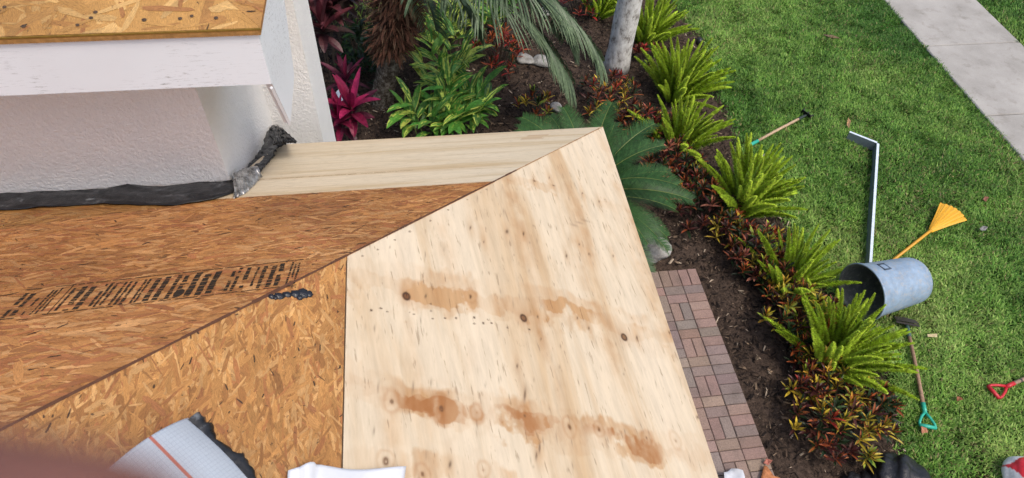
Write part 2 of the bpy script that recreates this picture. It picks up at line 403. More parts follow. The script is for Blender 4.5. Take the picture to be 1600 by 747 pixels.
# mulch chips
def chips(n, seed, test, xr, yr, size, cols, name, label, mat):
    r = np.random.RandomState(seed); x = r.uniform(*xr, n); y = r.uniform(*yr, n); k = test(x, y); x, y = x[k], y[k]; n = len(x)
    a = r.uniform(0, 2*np.pi, n); L = size*(.3+r.rand(n)**2*1.1); wd = L*(.12+.25*r.rand(n)); tz = r.uniform(-.45, .45, n); rz = r.uniform(-.5, .5, n)
    d = np.stack([np.cos(a)*np.cos(tz), np.sin(a)*np.cos(tz), np.sin(tz)], 1); s = np.stack([-np.sin(a)*np.cos(rz), np.cos(a)*np.cos(rz), np.sin(rz)], 1)
    c = np.stack([x, y, .022+.018*r.rand(n)], 1); th = np.array([0, 0, .004])
    d *= L[:, None]; s *= wd[:, None]; q = r.uniform(.5, 1, (n, 1))
    V = np.stack([c-d-s*q, c+d-s, c+d*q+s, c-d+s*q, c-d-s*q-th, c+d-s-th, c+d*q+s-th, c-d+s*q-th], 1).reshape(-1, 3); i = np.arange(n)[:, None]*8
    F = np.concatenate([i+np.array(f) for f in ([0,1,2,3],[4,5,1,0],[5,6,2,1],[6,7,3,2],[7,4,0,3])], 0)
    cs = np.array([c_ for c_, _ in cols]); pr = np.array([p for _, p in cols]); C = cs[r.choice(len(cs), n, p=pr/pr.sum())]*(.6+.8*r.rand(n, 1))
    return tag(fast_mesh(name, V, F, np.repeat(C, 8, 0), mat), label, "mulch", None, "stuff")
def in_bed(x, y):
    ex = 3.10+.10*np.sin(y*1.3+.6)+.05*np.sin(y*3.7)+.12*np.exp(-((y-.3)/.9)**2)
    return (x < ex-.02) & ~((x < 1.88) & (y < 1.63) & (x > .9)) & ~((x < -1.33) & (y < .78)) & ~((x < -.4) & (y < .2))
chips(42000, 9, in_bed, (-3.2, 3.3), (-1.5, 8.0), .028, [((.035, .024, .018), 5), ((.016, .011, .009), 5), ((.075, .05, .035), 3), ((.17, .12, .08), 1.4), ((.34, .27, .20), .6)], "mulch_chips", "loose dark bark chips scattered over the planting bed", M_chip)

# ---------------------------------------------------------------- the house
house = tag(empty("house", (-1.3, 0.3, 0)), "white stucco house with its roof stripped to bare strand board and plywood decking", "house")
bpy.context.view_layer.update()
def hp(mb, name, mat, smooth=False, parent=None):
    """link a part and keep it where it was modelled"""
    o = mb.build(name, mat, parent or house, smooth); o.matrix_parent_inverse = (parent or house).matrix_world.inverted(); return o

PALE, HONEY, BROWN, RED = (.54, .335, .135), (.43, .225, .07), (.25, .11, .034), (.31, .115, .045)
def osb_panel(name, poly, toP, axis, n, seed, tint=(1, 1, 1), spread=.55, weights=(3, 5, 3, 1), th=.012, dark=.025, size=1.0):
    """a strand board: solid slab plus pressed strands, clipped to the panel outline (2-d, metres on the slope)"""
    r = random.Random(seed); poly = ccw([tuple(p) for p in poly]); mb = MB()
    def side(col): return tuple(a*b for a, b in zip(col, tint))
    mb.prism([toP(*p, 0) for p in poly], toP(0, 0, -th)-toP(0, 0, 0), side(HONEY), [tuple(p) for p in poly])
    xs = [p[0] for p in poly]; ys = [p[1] for p in poly]
    cols = [PALE, HONEY, BROWN, RED]
    for i in range(n):
        cx, cy = r.uniform(min(xs), max(xs)), r.uniform(min(ys), max(ys))
        a = axis+r.gauss(0, spread); sl = r.random() < dark
        L = (r.uniform(.018, .052) if not sl else r.uniform(.004, .016))*size; w_ = (r.choice((.003, .004, .005, .007, .010))*r.uniform(.7, 1.2) if not sl else r.uniform(.001, .003))*size
        ca, sa = math.cos(a), math.sin(a); uo, vo = r.uniform(0, 30), r.uniform(0, 30)
        q = []
        for (l, s_) in ((-1, -1), (-.3, -1.15), (.5, -.9), (1, -.6), (1.06, .2), (.8, 1), (0, 1.1), (-.7, .9), (-1.05, .1)):
            l *= L*r.uniform(.88, 1.1); s_ *= w_*r.uniform(.7, 1.15)
            q.append((cx+l*ca-s_*sa, cy+l*sa+s_*ca, uo+l, vo+s_))
        q = clip_poly(q, poly)
        if len(q) < 3: continue
        h = r.uniform(.0002, .0015)
        c = r.choices(cols, weights)[0]; k = r.uniform(.82, 1.2); c = lerp(c, HONEY, .36); c = tuple(x*a*k for x, a in zip(c, tint))
        if sl: c = (.05, .026, .012); h = .0016
        if len(ccw(q)) and ccw(q) is not q: q = q[::-1]
        pts = [toP(p[0], p[1], h) for p in q]
        nrm = (pts[1]-pts[0]).cross(pts[2]-pts[0])
        fc = tuple(range(len(q)))
        if nrm.z < 0: fc = fc[::-1]
        mb.add(pts, [fc], c, [(p[2], p[3]) for p in q])
    return hp(mb, name, M_osb)

def fhip(k): return -k*CP                        # the hip on both slopes
KP = 1.22                                        # plywood sheet width
KS = 0.66                                        # ripped plywood strip on the far slope
# right slope, strand board above the plywood
osb_panel("osb_panel", [(KP+.004, fhip(KP)-.004), (KP+.004, -2.6), (2.45, -2.6), (2.45, fhip(2.45))], P_right, math.pi/2, 22000, 1, (1.0, .94, .92), .5, (3, 8, 2.5, 1.6), .012, .015, .78)
osb_panel("osb_panel", [(KP+.004, -2.605), (KP+.004, -5), (3.4, -5), (3.4, fhip(3.4)), (2.45, -2.605)], P_right, math.pi/2, 300, 2)
osb_panel("osb_panel", [(2.455, -2.6), (2.455, fhip(2.46)), (2.72, -2.6)], P_right, math.pi/2, 60, 31)
# far slope, weathered strand board between the strip and the ridge
v0 = on_far(0, 358); v1 = on_far(292, 320); wc = on_far(398, 300)
sv_ = (v1[0]-v0[0])/(v1[1]-v0[1]); xV = v1[1]+(KS+.004-v1[0])/sv_; kL = v0[0]+sv_*(-3.2-v0[1])
far_osb = osb_panel("osb_panel", [(KS+.004, fhip(KS)), (2.2, fhip(2.2)), (2.2, -3.2), (kL, -3.2), (KS+.004, xV)], P_far, math.pi/2, 19000, 3, (1.12, .98, 1.0), .42, (3, 5, 3, 2.4))
osb_panel("osb_panel", [(2.204, fhip(2.2)), (3.4, fhip(3.4)), (2.204, -3.2)], P_far, math.pi/2, 120, 4, (.9, .8, .75), .35)
osb_panel("osb_panel", [(kL-.004, -3.2), (KS, xV-.012), (.48, -1.60), (.45, -3.2)], lambda a, b_, h=0.0: P_far(a, b_, h-.002), math.pi/2, 1500, 5, (.98, .92, .85), .6)

# plywood sheet on the right slope, with its knots and water stains held per vertex
def ply_sheet():
    YE = -2.6; nk, ny = 330, 640
    kk = np.linspace(0, KP, nk+1); tt = np.linspace(0, 1, ny+1)**1.15
    K, T = np.meshgrid(kk, tt, indexing='ij'); Y = -K*CP+T*(YE+K*CP)
    nz = fbm(K*22, Y*20, 60, 5); nz2 = fbm(K*60, Y*30, 70); nz3 = fbm(K*6, Y*6, 80); patchy = fbm(K*7, Y*3, 90, 2)
    stain = np.zeros_like(K); dark = np.zeros_like(K); soft = np.zeros_like(K)
    def band(px, wd, amt, target, thr, ns):
        pts = [on_right(*p) for p in px]
        ks = np.array([p[0] for p in pts]); ys = np.array([p[1] for p in pts]); o = np.argsort(ks)
        yc = np.interp(K, ks[o], ys[o]); dist = np.abs(Y-yc+(nz3-.5)*.10+(nz-.5)*.09)/wd
        mask = np.exp(-dist**2)*((K > ks.min()-.02) & (K < ks.max()+.02))
        target += amt*np.clip((mask*(.20+1.0*ns+.5*nz2)-thr)*5.5, 0, 1)*np.clip((patchy-.36)*5, .22, 1)*(.45+1.1*nz2)
    band([(545, 590), (620, 622), (690, 640), (760, 655), (840, 655), (920, 672), (1010, 690), (1108, 705)], .040, .62, stain, .66, nz)
    band([(545, 590), (690, 640), (840, 655), (1010, 690), (1108, 705)], .07, .7, soft, .42, nz)
    band([(545, 432), (640, 446), (720, 462), (800, 470), (900, 495), (1060, 530)], .05, .8, soft, .50, nz)
    band([(545, 432), (640, 446), (800, 470), (930, 500), (1060, 530)], .10, .35, soft, .40, nz)
    band([(800, 290), (860, 300), (920, 310), (985, 325)], .04, .35, soft, .5, nz)
    band([(545, 735), (640, 745), (800, 760)], .06, .5, soft, .5, nz)
    # streaks down the grain
    for (u, v, ww, ln, am) in ((900, 330, .03, .30, .55), (800, 320, .045, .35, .5), (930, 470, .035, .45, .5), (985, 330, .03, .5, .6), (700, 420, .03, .35, .35), (1020, 470, .03, .4, .5), (610, 690, .03, .15, .45), (650, 560, .02, .3, .3), (860, 560, .02, .3, .35), (740, 330, .03, .15, .35)):
        k0, y0 = on_right(u, v); kc = k0+(Y-y0)*.10+(nz3-.5)*.05
        soft += am*np.exp(-((K-kc)/ww)**2)*np.exp(-((Y-y0)/ln)**2)*np.clip(nz*2-.35, 0, 1)
    # round knots with growth rings
    for (u, v, rad, am) in ((745, 645, .034, 1.0), (612, 628, .034, .6), (890, 668, .032, .75), (936, 672, .026, .6), (1056, 690, .034, .45), (603, 722, .028, .55), (660, 742, .030, .7), (755, 735, .030, .7), (735, 462, .03, .5), (690, 640, .05, .9), (820, 650, .035, .7), (1010, 684, .035, .6), (945, 312, .014, .5), (846, 468, .02, .35)):
        k0, y0 = on_right(u, v); rr = np.hypot((K-k0)*1.05, (Y-y0)*.75)+(nz-.5)*.02
        ring = .5+.5*np.cos(rr/rad*9)
        stain += 1.15*am*(np.exp(-(rr/(rad*.85))**2)*(.18+.75*ring**2)); dark += .7*np.exp(-(rr/.0035)**2)
    # resin blotch right of the first knots
    for (u, v, a_, b_, am) in ((690, 636, .05, .018, .8), (655, 628, .03, .014, .6), (742, 642, .03, .012, .3), (835, 655, .045, .014, .6), (862, 660, .03, .010, .4), (715, 640, .03, .016, .5)):
        k0, y0 = on_right(u, v); dd = ((K-k0+(nz3-.5)*.06)/a_)**2+((Y-y0+(nz-.5)*.05)/(b_*1.6))**2
        stain += .9*am*np.clip((1.3-dd+(nz-.5)*2.2)*3.5, 0, 1)*(.45+.8*nz2)
    # loose knots with a dark rim, small dark pin knots, nail heads
    for (u, v, r1) in ((635, 463, .011), (818, 497, .011), (975, 527, .011)):
        k0, y0 = on_right(u, v); rr = np.hypot(K-k0, (Y-y0)*.85)+(nz2-.5)*.003
        dark += .95*np.exp(-((rr-r1)/.0028)**2)+.55*(rr < r1); stain += .8*(rr < r1)+.35*np.exp(-(rr/.03)**2)
    for (u, v, lk, ly) in ((665, 463, .003, .008), (735, 465, .003, .006), (840, 495, .003, .006), (902, 497, .003, .007), (920, 513, .003, .007), (995, 528, .004, .009), (808, 572, .003, .008), (885, 400, .004, .009), (920, 397, .003, .007), (958, 400, .003, .007), (936, 315, .003, .007), (792, 362, .006, .010), (818, 365, .003, .009), (735, 356, .003, .009), (845, 530, .002, .006), (820, 617, .004, .022), (843, 700, .003, .016), (838, 712, .003, .012), (703, 726, .004, .010), (1090, 652, .006, .006), (835, 283, .006, .004), (858, 278, .002, .008), (865, 290, .006, .004), (905, 382, .003, .006), (910, 302, .003, .006), (756, 378, .002, .006), (985, 300, .003, .006), (1046, 520, .003, .006)):
        k0, y0 = on_right(u, v); dark += .85*np.exp(-((K-k0+(Y-y0)*.25)/lk)**2-((Y-y0)/ly)**2); soft += .4*np.exp(-((K-k0)/.014)**2-((Y-y0)/.05)**2)
    rm = random.Random(77)
    for _ in range(240):
        k0, y0 = rm.uniform(.02, 1.2), rm.uniform(-2.2, -.05); lk, ly = rm.uniform(.0012, .0024), rm.uniform(.004, .022); am = rm.uniform(.2, .6)
        i0, i1 = max(0, int((k0-.02)/KP*nk)), int((k0+.02)/KP*nk)+1
        sl_ = slice(i0, i1); dark[sl_] += am*np.exp(-((K[sl_]-k0+(Y[sl_]-y0)*.1)/lk)**2-((Y[sl_]-y0)/ly)**2)
    for (u, v) in ((905, 348), (897, 352), (915, 345)):
        k0, y0 = on_right(u, v); dark += .30*np.exp(-((K-k0)/.018)**2-((Y-y0)/.006)**2)
    for (u, v) in ((580, 485), (595, 482), (605, 487), (640, 488), (646, 491), (673, 475), (673, 486), (676, 498), (695, 497), (712, 497), (741, 496), (741, 506), (755, 505), (762, 500), (768, 505), (793, 512), (827, 515), (617, 375), (640, 362), (672, 345), (700, 328), (730, 312), (590, 390), (566, 400), (760, 296)):
        k0, y0 = on_right(u, v); rn = rng.uniform(.0028, .0046); dark += rng.uniform(.45, .85)*(np.hypot((K-k0)*rng.uniform(.8, 1.2), Y-y0) < rn)
    Cc = np.clip(np.stack([stain, dark, soft], -1), 0, .95).reshape(-1, 3)
    V = np.stack([-K*CP, Y, ZE+K*SP], -1).reshape(-1, 3)+np.array([SP, 0, CP])*.0005
    idx = np.arange(V.shape[0]).reshape(nk+1, ny+1)
    F = np.stack([idx[:-1, :-1], idx[:-1, 1:], idx[1:, 1:], idx[1:, :-1]], -1).reshape(-1, 4)[:, ::-1]
    UVs = np.stack([K+(Y)*-.10, Y], -1).reshape(-1, 2)
    me_o = fast_mesh("plywood_panel", V, F, Cc, M_ply, house); me_o.matrix_parent_inverse = house.matrix_world.inverted()
    me = me_o.data
    if me.polygons[0].normal.z < 0: me.flip_normals()
    uvl = me.uv_layers.new(name="uv"); li = np.empty(len(me.loops), np.int32); me.loops.foreach_get("vertex_index", li)
    uvl.data.foreach_set("uv", UVs[li].astype(np.float32).ravel())
    # thickness below the face
    c = MB(); poly = [(0, 0), (KP, fhip(KP)), (KP, YE), (0, YE)]
    c.prism([P_right(*p, -.0005) for p in poly], P_right(0, 0, -.0135)-P_right(0, 0, 0), (.0, .0, .35), [tuple(p) for p in poly])
    hp(c, "ply_core", M_ply, False, me_o)
    return me_o
ply_sheet()
p2 = MB(); poly = [(0, -2.604), (KP, -2.604), (KP, -5), (0, -5)]
p2.prism([P_right(*p) for p in poly], P_right(0, 0, -.013)-P_right(0, 0, 0), (0, 0, 0), [tuple(p) for p in poly]); hp(p2, "plywood_panel", M_ply)
# ripped plywood strip along the far eave, with grain along the eave
xl0, xl1 = -1.50, -1.62
poly = [(0, -.001), (KS, fhip(KS)-.001), (KS, xl1), (0, xl0)]
p3 = MB(); nk, nx = 40, 160
for i in range(nk+1):
    k = KS*i/nk
    for j in range(nx+1):
        x0_, x1_ = fhip(k)-.001, xl0+(xl1-xl0)*i/nk; x = x0_+(x1_-x0_)*j/nx
        st = .0; so_ = .28*max(0, 1-abs(k-.47)/.02)*(1 if x < -.55 else .3)+.18*max(0, 1-k/.12)
        if abs(k-.085) < .012 and abs(x+.33) < .05: st = .6
        if abs(k-.125) < .010 and abs(x+.36) < .05: st = .45
        if k > KS-.012 : so_ += .3
        p3.v.append(tuple(P_far(k, x, .0005))); p3.c.append((st, 0, so_)); p3.uv.append((k, x))
p3.f = [(i*(nx+1)+j, (i+1)*(nx+1)+j, (i+1)*(nx+1)+j+1, i*(nx+1)+j+1)[::-1] for i in range(nk) for j in range(nx)]
strip = hp(p3, "plywood_strip", M_ply_old)
if strip.data.polygons[0].normal.z < 0: strip.data.flip_normals()
p3b = MB(); p3b.prism([P_far(*p, -.0005) for p in poly], P_far(0, 0, -.0125)-P_far(0, 0, 0), (0, 0, .3), poly); hp(p3b, "ply_core", M_ply_old, False, strip)
# thin dark split between the strip's two rips
cr = MB()
kk = .475; xs_ = [-1.55+i*.05 for i in range(14)]
for i in range(13):
    a, b_ = xs_[i], xs_[i+1]-rng.uniform(.0, .02); q = .0012*rng.uniform(.4, 1.3)
    cr.add([P_far(kk-q+.001*math.sin(a*9), a, .0011), P_far(kk-q+.001*math.sin(b_*9), b_, .0011), P_far(kk+q+.001*math.sin(b_*9), b_, .0011), P_far(kk+q+.001*math.sin(a*9), a, .0011)], [(0, 1, 2, 3)], (.24, .13, .05))
hp(cr, "seam_split", M_generic, False, strip)

# black ink stamp across the far strand board
stp = MB(); r = random.Random(42)
a0 = on_far(-10, 480); a1 = on_far(482, 424)
def stamp_pt(s, t, h=.0021):
    return P_far(a0[0]+(a1[0]-a0[0])*s+(t-.5)*.165, a0[1]+(a1[1]-a0[1])*s, h)
LS = abs(a1[1]-a0[1])
def ink(s0, s1, t0, t1): 
    stp.add([stamp_pt(s0, t0), stamp_pt(s1, t0), stamp_pt(s1, t1), stamp_pt(s0, t1)], [(0, 1, 2, 3)])
s = .06
for t in (.02, .98):
    ss = 0.05
    while ss < .985:
        e = ss+r.uniform(.02, .07)
        if r.random() < (.88 if ss > .15 else .45): ink(ss, min(e, .99), t-.012, t+.012)
        ss = e+r.uniform(.0, .012)
while s < .975:
    kind = r.random(); fade = .75 if (s < .12 or .68 < s < .80) else 1.0
    wcol = r.uniform(.010, .030)
    if kind < .16:
        if r.random() < fade: ink(s, s+.0035, .03, .97)
        s += .012; continue
    lines = r.choice((1, 2, 2, 3)); 
    for li_ in range(lines):
        q0 = s+wcol*li_*1.15; q1 = q0+wcol*.82; t = r.uniform(.08, .2)
        while t < .9:
            e = t+r.uniform(.03, .14)
            if r.random() < .97*fade: 
                ink(q0+r.uniform(0, .002), q1-r.uniform(0, .004), t, min(e, .93))
            t = e+r.uniform(.006, .03)
    s += wcol*lines*1.15+r.uniform(.006, .018)
for cc in ((.585, .78),):
    stp.add([stamp_pt(cc[0]+.017*math.cos(i*.4488), cc[1]+.13*math.sin(i*.4488), .0024) for i in range(14)], [tuple(range(14))])
hp(stp, "ink_stamp", M_ink, False, far_osb)
# tar smear
tm = MB(); cs = [(424, 464, 6, 4), (436, 463, 9, 5), (449, 461, 8, 4.5), (462, 460, 9, 6), (474, 459, 11, 7.5), (483, 460, 6, 5), (430, 467, 4, 2.5), (468, 466, 5, 4)]
for i, (u, v, ru, rv) in enumerate(cs):
    c = on_right(u, v); k_ = abs(on_right(u+ru, v)[0]-c[0]); n = 18
    ring = [P_right(c[0]+k_*math.cos(6.2832*j/n)*rng.uniform(.85, 1.15), c[1]+k_*rv/ru*1.25*math.sin(6.2832*j/n)*rng.uniform(.85, 1.15), .0017+i*.00007) for j in range(n)]
    ring2 = [P_right(c[0]+(k_*.72)*math.cos(6.2832*j/n), c[1]+k_*.72*rv/ru*1.25*math.sin(6.2832*j/n), .006+i*.0002) for j in range(n)]
    tm.add(ring+ring2+[P_right(c[0], c[1], .0075)], [(j, (j+1) % n, n+(j+1) % n, n+j) for j in range(n)]+[(n+j, n+(j+1) % n, 2*n) for j in range(n)])
hp(tm, "tar_smear", M_tar, True)
# fine dark joints: along the hip and between the sheets
hj = MB()
for (ka, kb, c, wd) in ((0, .55, (.30, .17, .08), .0016), (.55, 1.22, (.09, .04, .02), .0028), (1.22, 2.4, (.10, .04, .018), .004)):
    n = 24
    for i in range(n):
        k0, k1 = ka+(kb-ka)*i/n, ka+(kb-ka)*(i+1)/n; q = wd*rng.uniform(.6, 1.3)
        p, p_ = P_right(k0, fhip(k0), .0022), P_right(k1, fhip(k1), .0022)
        hj.add([p+Vector((q, -q, 0))*.6, p_+Vector((q, -q, 0))*.6, p_+Vector((-q, q, .001)), p+Vector((-q, q, .001))], [(0, 1, 2, 3)], c)
hp(hj, "hip_joint", M_generic)

# upper stucco wall, corner on the far slope
WX, WY = -1.583, -.45; ZS = ZE+.885
uw = MB(); uw.box((-4.2, WY, ZE-.3), (WX, .9, ZS), (.8, .8, .8)); hp(uw, "wall", M_stucco)
ww = MB(); ww.box((-1.6, .36, .0), (-1.358, .765, ZS-.002), (.8, .8, .8)); hp(ww, "wall", M_stucco)
lw = MB(); lw.box((-4.2, -5.2, 0), (-.45, -.40, ZE-.14)); lw.box((-4.2, -.41, 0), (-1.59, .895, ZE-.29)); hp(lw, "wall", M_stucco)
sf = MB(); sf.box((-1.6, -.46, ZE-.18), (-.03, -.03, ZE-.165)); sf.box((-.46, -5, ZE-.18), (-.03, -.46, ZE-.165)); hp(sf, "soffit", M_fascia)
lf = MB(); lf.box((-.028, -5, ZE-.19), (-.006, -.006, ZE-.02)); lf.box((-1.60, -.028, ZE-.19), (-.029, -.006, ZE-.02)); hp(lf, "fascia", M_fascia)
# upper eave: fascia, soffit, decking
FX, FY = -1.27, -.73; Z0, Z1 = ZE+.880, ZE+1.047
uf = MB(); uf.box((-4.5, FY, Z0), (FX, FY+.022, Z1)); uf.box((FX-.022, FY+.022, Z0), (FX, 1.45, Z1)); hp(uf, "fascia", M_fascia)
us = MB(); us.box((-4.5, FY+.024, Z0+.008), (FX-.024, 1.44, Z0+.02)); hp(us, "soffit", M_fascia)
fs = MB(); fs.box((-4.5, FY-.004, Z1-.004), (-1.83, FY+.03, Z1+.008)); hp(fs, "fascia_shim", M_fascia)
UP_P = .36
def up_front(k, x, h=0.0): return Vector((x, FY-.012+k*math.cos(UP_P)-h*math.sin(UP_P), Z1+.024+k*math.sin(UP_P)+h*math.cos(UP_P)))
def up_side(k, y, h=0.0): return Vector((FX+.012-k*math.cos(UP_P)+h*math.sin(UP_P), y, Z1+.024+k*math.sin(UP_P)+h*math.cos(UP_P)))
cU = math.cos(UP_P); hx = FX+.012; hy = FY-.012
osb_panel("osb_panel", [(0, hx), (1.3, hx-1.3*cU), (1.3, -4.5), (0, -4.5)], up_front, math.pi/2, 3200, 6, (1.12, 1.16, 1.12), .9, (5, 4, 1, .6), .016, .09, 1.35)
osb_panel("osb_panel", [(0, hy+.002), (1.3, hy+1.3*cU+.002), (1.3, 1.45), (0, 1.45)], up_side, math.pi/2, 900, 7, (1.05, 1.05, 1.0), .9, (4, 4, 2, 1), .016, .09, 1.35)
ed = MB()
ed.prism([up_front(-.004, hx+.002, -.003), up_front(-.004, -4.5, -.003), up_front(-.004, -4.5, .003), up_front(-.004, hx+.002, .003)], (0, -.002, 0), (.30, .19, .03))
hp(ed, "deck_edge_stain", M_generic)
ed = MB(); ed.box((-4.5, FY-.008, Z1-.001), (hx-.004, FY+.02, Z1+.011), (.40, .21, .07)); ed.box((FX-.02, FY+.021, Z1-.001), (FX+.008, 1.45, Z1+.011), (.33, .16, .06)); hp(ed, "deck_edge", M_wood)
# nail heads and knots on the upper deck
for (u, v) in ((38, 42), (122, 40), (143, 29), (226, 32), (282, 30), (338, 29), (300, 26), (8, 12), (150, 20)):
    p = on_plane(u, v, up_front(0, -2), up_front(0, 0, 1)-up_front(0, 0)); k = (p[1]-(FY-.012))/cU; uk = MB()
    n = 10; rr = rng.uniform(.004, .007); uk.add([up_front(k+rr*.8*math.sin(6.283*j/n), p[0]+rr*math.cos(6.283*j/n), .0032) for j in range(n)]+[up_front(k, p[0], .0042)], [(j, (j+1) % n, n) for j in range(n)], (.06, .035, .02))
    hp(uk, "nail", M_generic)
# flat board under the eave return, cut to a point
bx = -1.300
rb = MB(); rb.prism([pt_x(424, 128, bx), pt_x(444, -2, bx), pt_x(460, 118, bx), pt_x(454, 192, bx)], (-.02, 0, 0)); 
hp(rb, "return_board", M_fascia)
ch = MB(); ch.tube([pt_x(424, 137, bx+.004), pt_x(452, 194, bx+.004)], .006, 4); hp(ch, "edge_trim", M_fascia)

# torn flashing along the foot of the wall
def sheet_part(name, up, lo, mat, rows=7, bulge=.02, seed=1, jitter=.004, parent=None, thick=0):
    r = random.Random(seed); mb = MB()
    def resample(pts, n):
        pts = [Vector(p) for p in pts]; d = [0]
        for a, b_ in zip(pts, pts[1:]): d.append(d[-1]+(b_-a).length)
        out = []
        for i in range(n):
            t = d[-1]*i/(n-1); j = max(0, min(len(pts)-2, sum(1 for q in d if q <= t)-1)); f = (t-d[j])/max(1e-9, d[j+1]-d[j]); out.append(pts[j].lerp(pts[j+1], min(1, f)))
        return out
    n = 60; U, L = resample(up, n), resample(lo, n)
    nrm = Vector((.3, -.5, .8)).normalized()
    for i in range(rows+1):
        t = i/rows
        for j in range(n):
            p = U[j].lerp(L[j], t)+nrm*(bulge*math.sin(math.pi*t)*(.6+.8*r.random())*.7)+Vector((r.gauss(0, jitter), r.gauss(0, jitter), r.gauss(0, jitter)))
            mb.v.append(tuple(p)); mb.c.append((.03, .03, .03)); mb.uv.append((0, 0))
    mb.f = [(i*n+j, (i+1)*n+j, (i+1)*n+j+1, i*n+j+1) for i in range(rows) for j in range(n-1)]
    o = hp(mb, name, mat, True, parent)
    if thick: md = o.modifiers.new("thickness", 'SOLIDIFY'); md.thickness = thick; md.offset = 0
    return o
wl = lambda pts: [pt_y(u, v, WY-.006) for u, v in pts]
fl = lambda pts, h=.006: [P_far(*on_far(u, v), h) for u, v in pts]
left = Vector((-4.0, WY-.006, ZE+.255)); left2 = P_far(.30, -4.0, .006)
fb = sheet_part("wall_flashing", [Vector((x_, WY-.006, ZE+z_)) for x_, z_ in ((-4, .25), (-2.6, .245), (-2.3, .243), (-2.1, .236), (-1.95, .246), (-1.85, .232), (-1.72, .240), (-1.62, .236), (-1.575, .24))], [left2]+fl([(0, 330), (60, 326), (140, 321), (200, 321), (250, 323), (300, 320), (340, 312), (385, 296)]), M_bitumen, 7, .004, 3, .0022, None, .003)
wx = lambda pts: [pt_x(u, v, WX+.007) for u, v in pts]
sheet_part("wall_flashing", wx([(364, 283), (380, 268), (400, 245), (412, 225), (417, 208), (424, 196), (436, 197)]), fl([(382, 296), (398, 285), (410, 270), (425, 252), (436, 234)], .012)+[pt_x(452, 222, -1.40), pt_x(462, 224, -1.36)], M_bitumen, 8, .010, 5, .0028, None, .003)
sheet_part("wall_flashing", [pt_x(420, 204, -1.52), pt_x(430, 199, -1.49), pt_x(442, 203, -1.45)], [pt_x(428, 226, -1.45), pt_x(445, 222, -1.40), pt_x(463, 221, -1.36)], M_bitumen, 6, .003, 8, .003, None, .003)
def make_galv():
    t = NT("galvanised_metal"); n = t.noise(t.obj(), 25, 5, .7); t.col(t.ramp(n, [(.35, (.10, .09, .08)), (.5, (.42, .41, .40)), (.65, (.62, .61, .6))]), .35, .5); t.b.inputs["Metallic"].default_value = .6; return t.m
M_galv = make_galv()
sheet_part("metal_flashing", [P_far(*on_far(u, v), .045) for u, v in ((368, 288), (385, 280), (404, 276))], fl([(366, 312), (385, 303), (398, 290), (410, 277)], .004), M_galv, 6, .012, 6, .0012, None, .0015)

# ---------------------------------------------------------------- things lying on the roof
def make_wrap():
    t = NT("underlayment"); br = t.n("ShaderNodeTexBrick", {"Vector": t.uv(), "Color1": (.43, .475, .53, 1), "Color2": (.43, .475, .53, 1), "Mortar": (.385, .43, .49, 1), "Scale": 1.0, "Mortar Size": .0008, "Brick Width": .009, "Row Height": .009, "Mortar Smooth": .3}, offset=0.0)
    a = t.n("ShaderNodeSeparateColor", {0: t.attr()}); c = t.mix(a.outputs[0], br.outputs[0], (.42, .13, .09)); t.col(c, .45, .4)
    t.bump(br.outputs[1], .0006, .6); return t.m
M_wrap = make_wrap()
ul = tag(empty("underlayment_roll", P_right(*on_right(290, 700))), "white gridded roofing underlayment with a red line and torn black edge, on the strand board", "roofing roll")
bpy.context.view_layer.update()
def op(mb, name, mat, parent, smooth=True):
    o = mb.build(name, mat, parent, smooth); o.matrix_parent_inverse = parent.matrix_world.inverted(); return o
A = Vector(P_right(*on_right(292, 657))); B = Vector(P_right(*on_right(410, 770))); Dw = Vector(P_right(*on_right(196, 728)))
ax = (B-A).normalized(); wv = (Dw-A); nr = Vector((SP, 0, CP)); wv -= ax*wv.dot(ax); wv.normalize(); Lr = (B-A).length*1.8
mb = MB(); ni, nj = 90, 125; Wd = .30
for i in range(ni+1):
    for j in range(nj+1):
        s_, t_ = i/ni, j/nj; x = t_*Wd
        edge = .012*math.sin(s_*9)+.006*math.sin(s_*31) if j == 0 else 0
        h = .008+.055*math.sin(min(1, t_*1.25)*math.pi/1.25)**.8+.004*math.sin(s_*7+t_*5)
        p = A+ax*(s_*Lr)+wv*(x-edge*0)+nr*h-wv*0.0
        # bent, dog-eared upper end
        p += ax*(-.006*math.sin(t_*3.1)); mb.v.append(tuple(p)); mb.uv.append((s_*Lr, x))
        mb.c.append((1.0 if abs(x-.1009) < .004 else 0.0, 0, 0))
mb.f = [(i*(nj+1)+j, (i+1)*(nj+1)+j, (i+1)*(nj+1)+j+1, i*(nj+1)+j+1) for i in range(ni) for j in range(nj)]
o = op(mb, "sheet", M_wrap, ul); md = o.modifiers.new("thickness", 'SOLIDIFY'); md.thickness = .003
tb = MB(); n = 46; r = random.Random(5)
for i in range(n+1):
    s_ = i/n; e = .016+.010*r.random()+.007*math.sin(i*.5)
    base = A+ax*(s_*Lr+.004)+nr*.004
    if i == 0: e = .03
    for q, (t_, h) in enumerate(((.02, .012), (-.25*e/.03*.03, .016), (-e*.7, .010+.006*r.random()), (-e, .002))): tb.v.append(tuple(base+wv*t_+nr*h)); tb.c.append((.02, .02, .02)); tb.uv.append((0, 0))
tb.f = [(i*4+q, i*4+q+1, (i+1)*4+q+1, (i+1)*4+q) for i in range(n) for q in range(3)]
o = op(tb, "bitumen_edge", M_bitumen, ul)
def make_paper():
    t = NT("white_film"); t.col((.54, .56, .60), .45, .4); t.bump(t.noise(t.obj(), 14, 3), .01, .5); return t.m
M_paper = make_paper()
pm = MB(); ni, nj = 30, 16
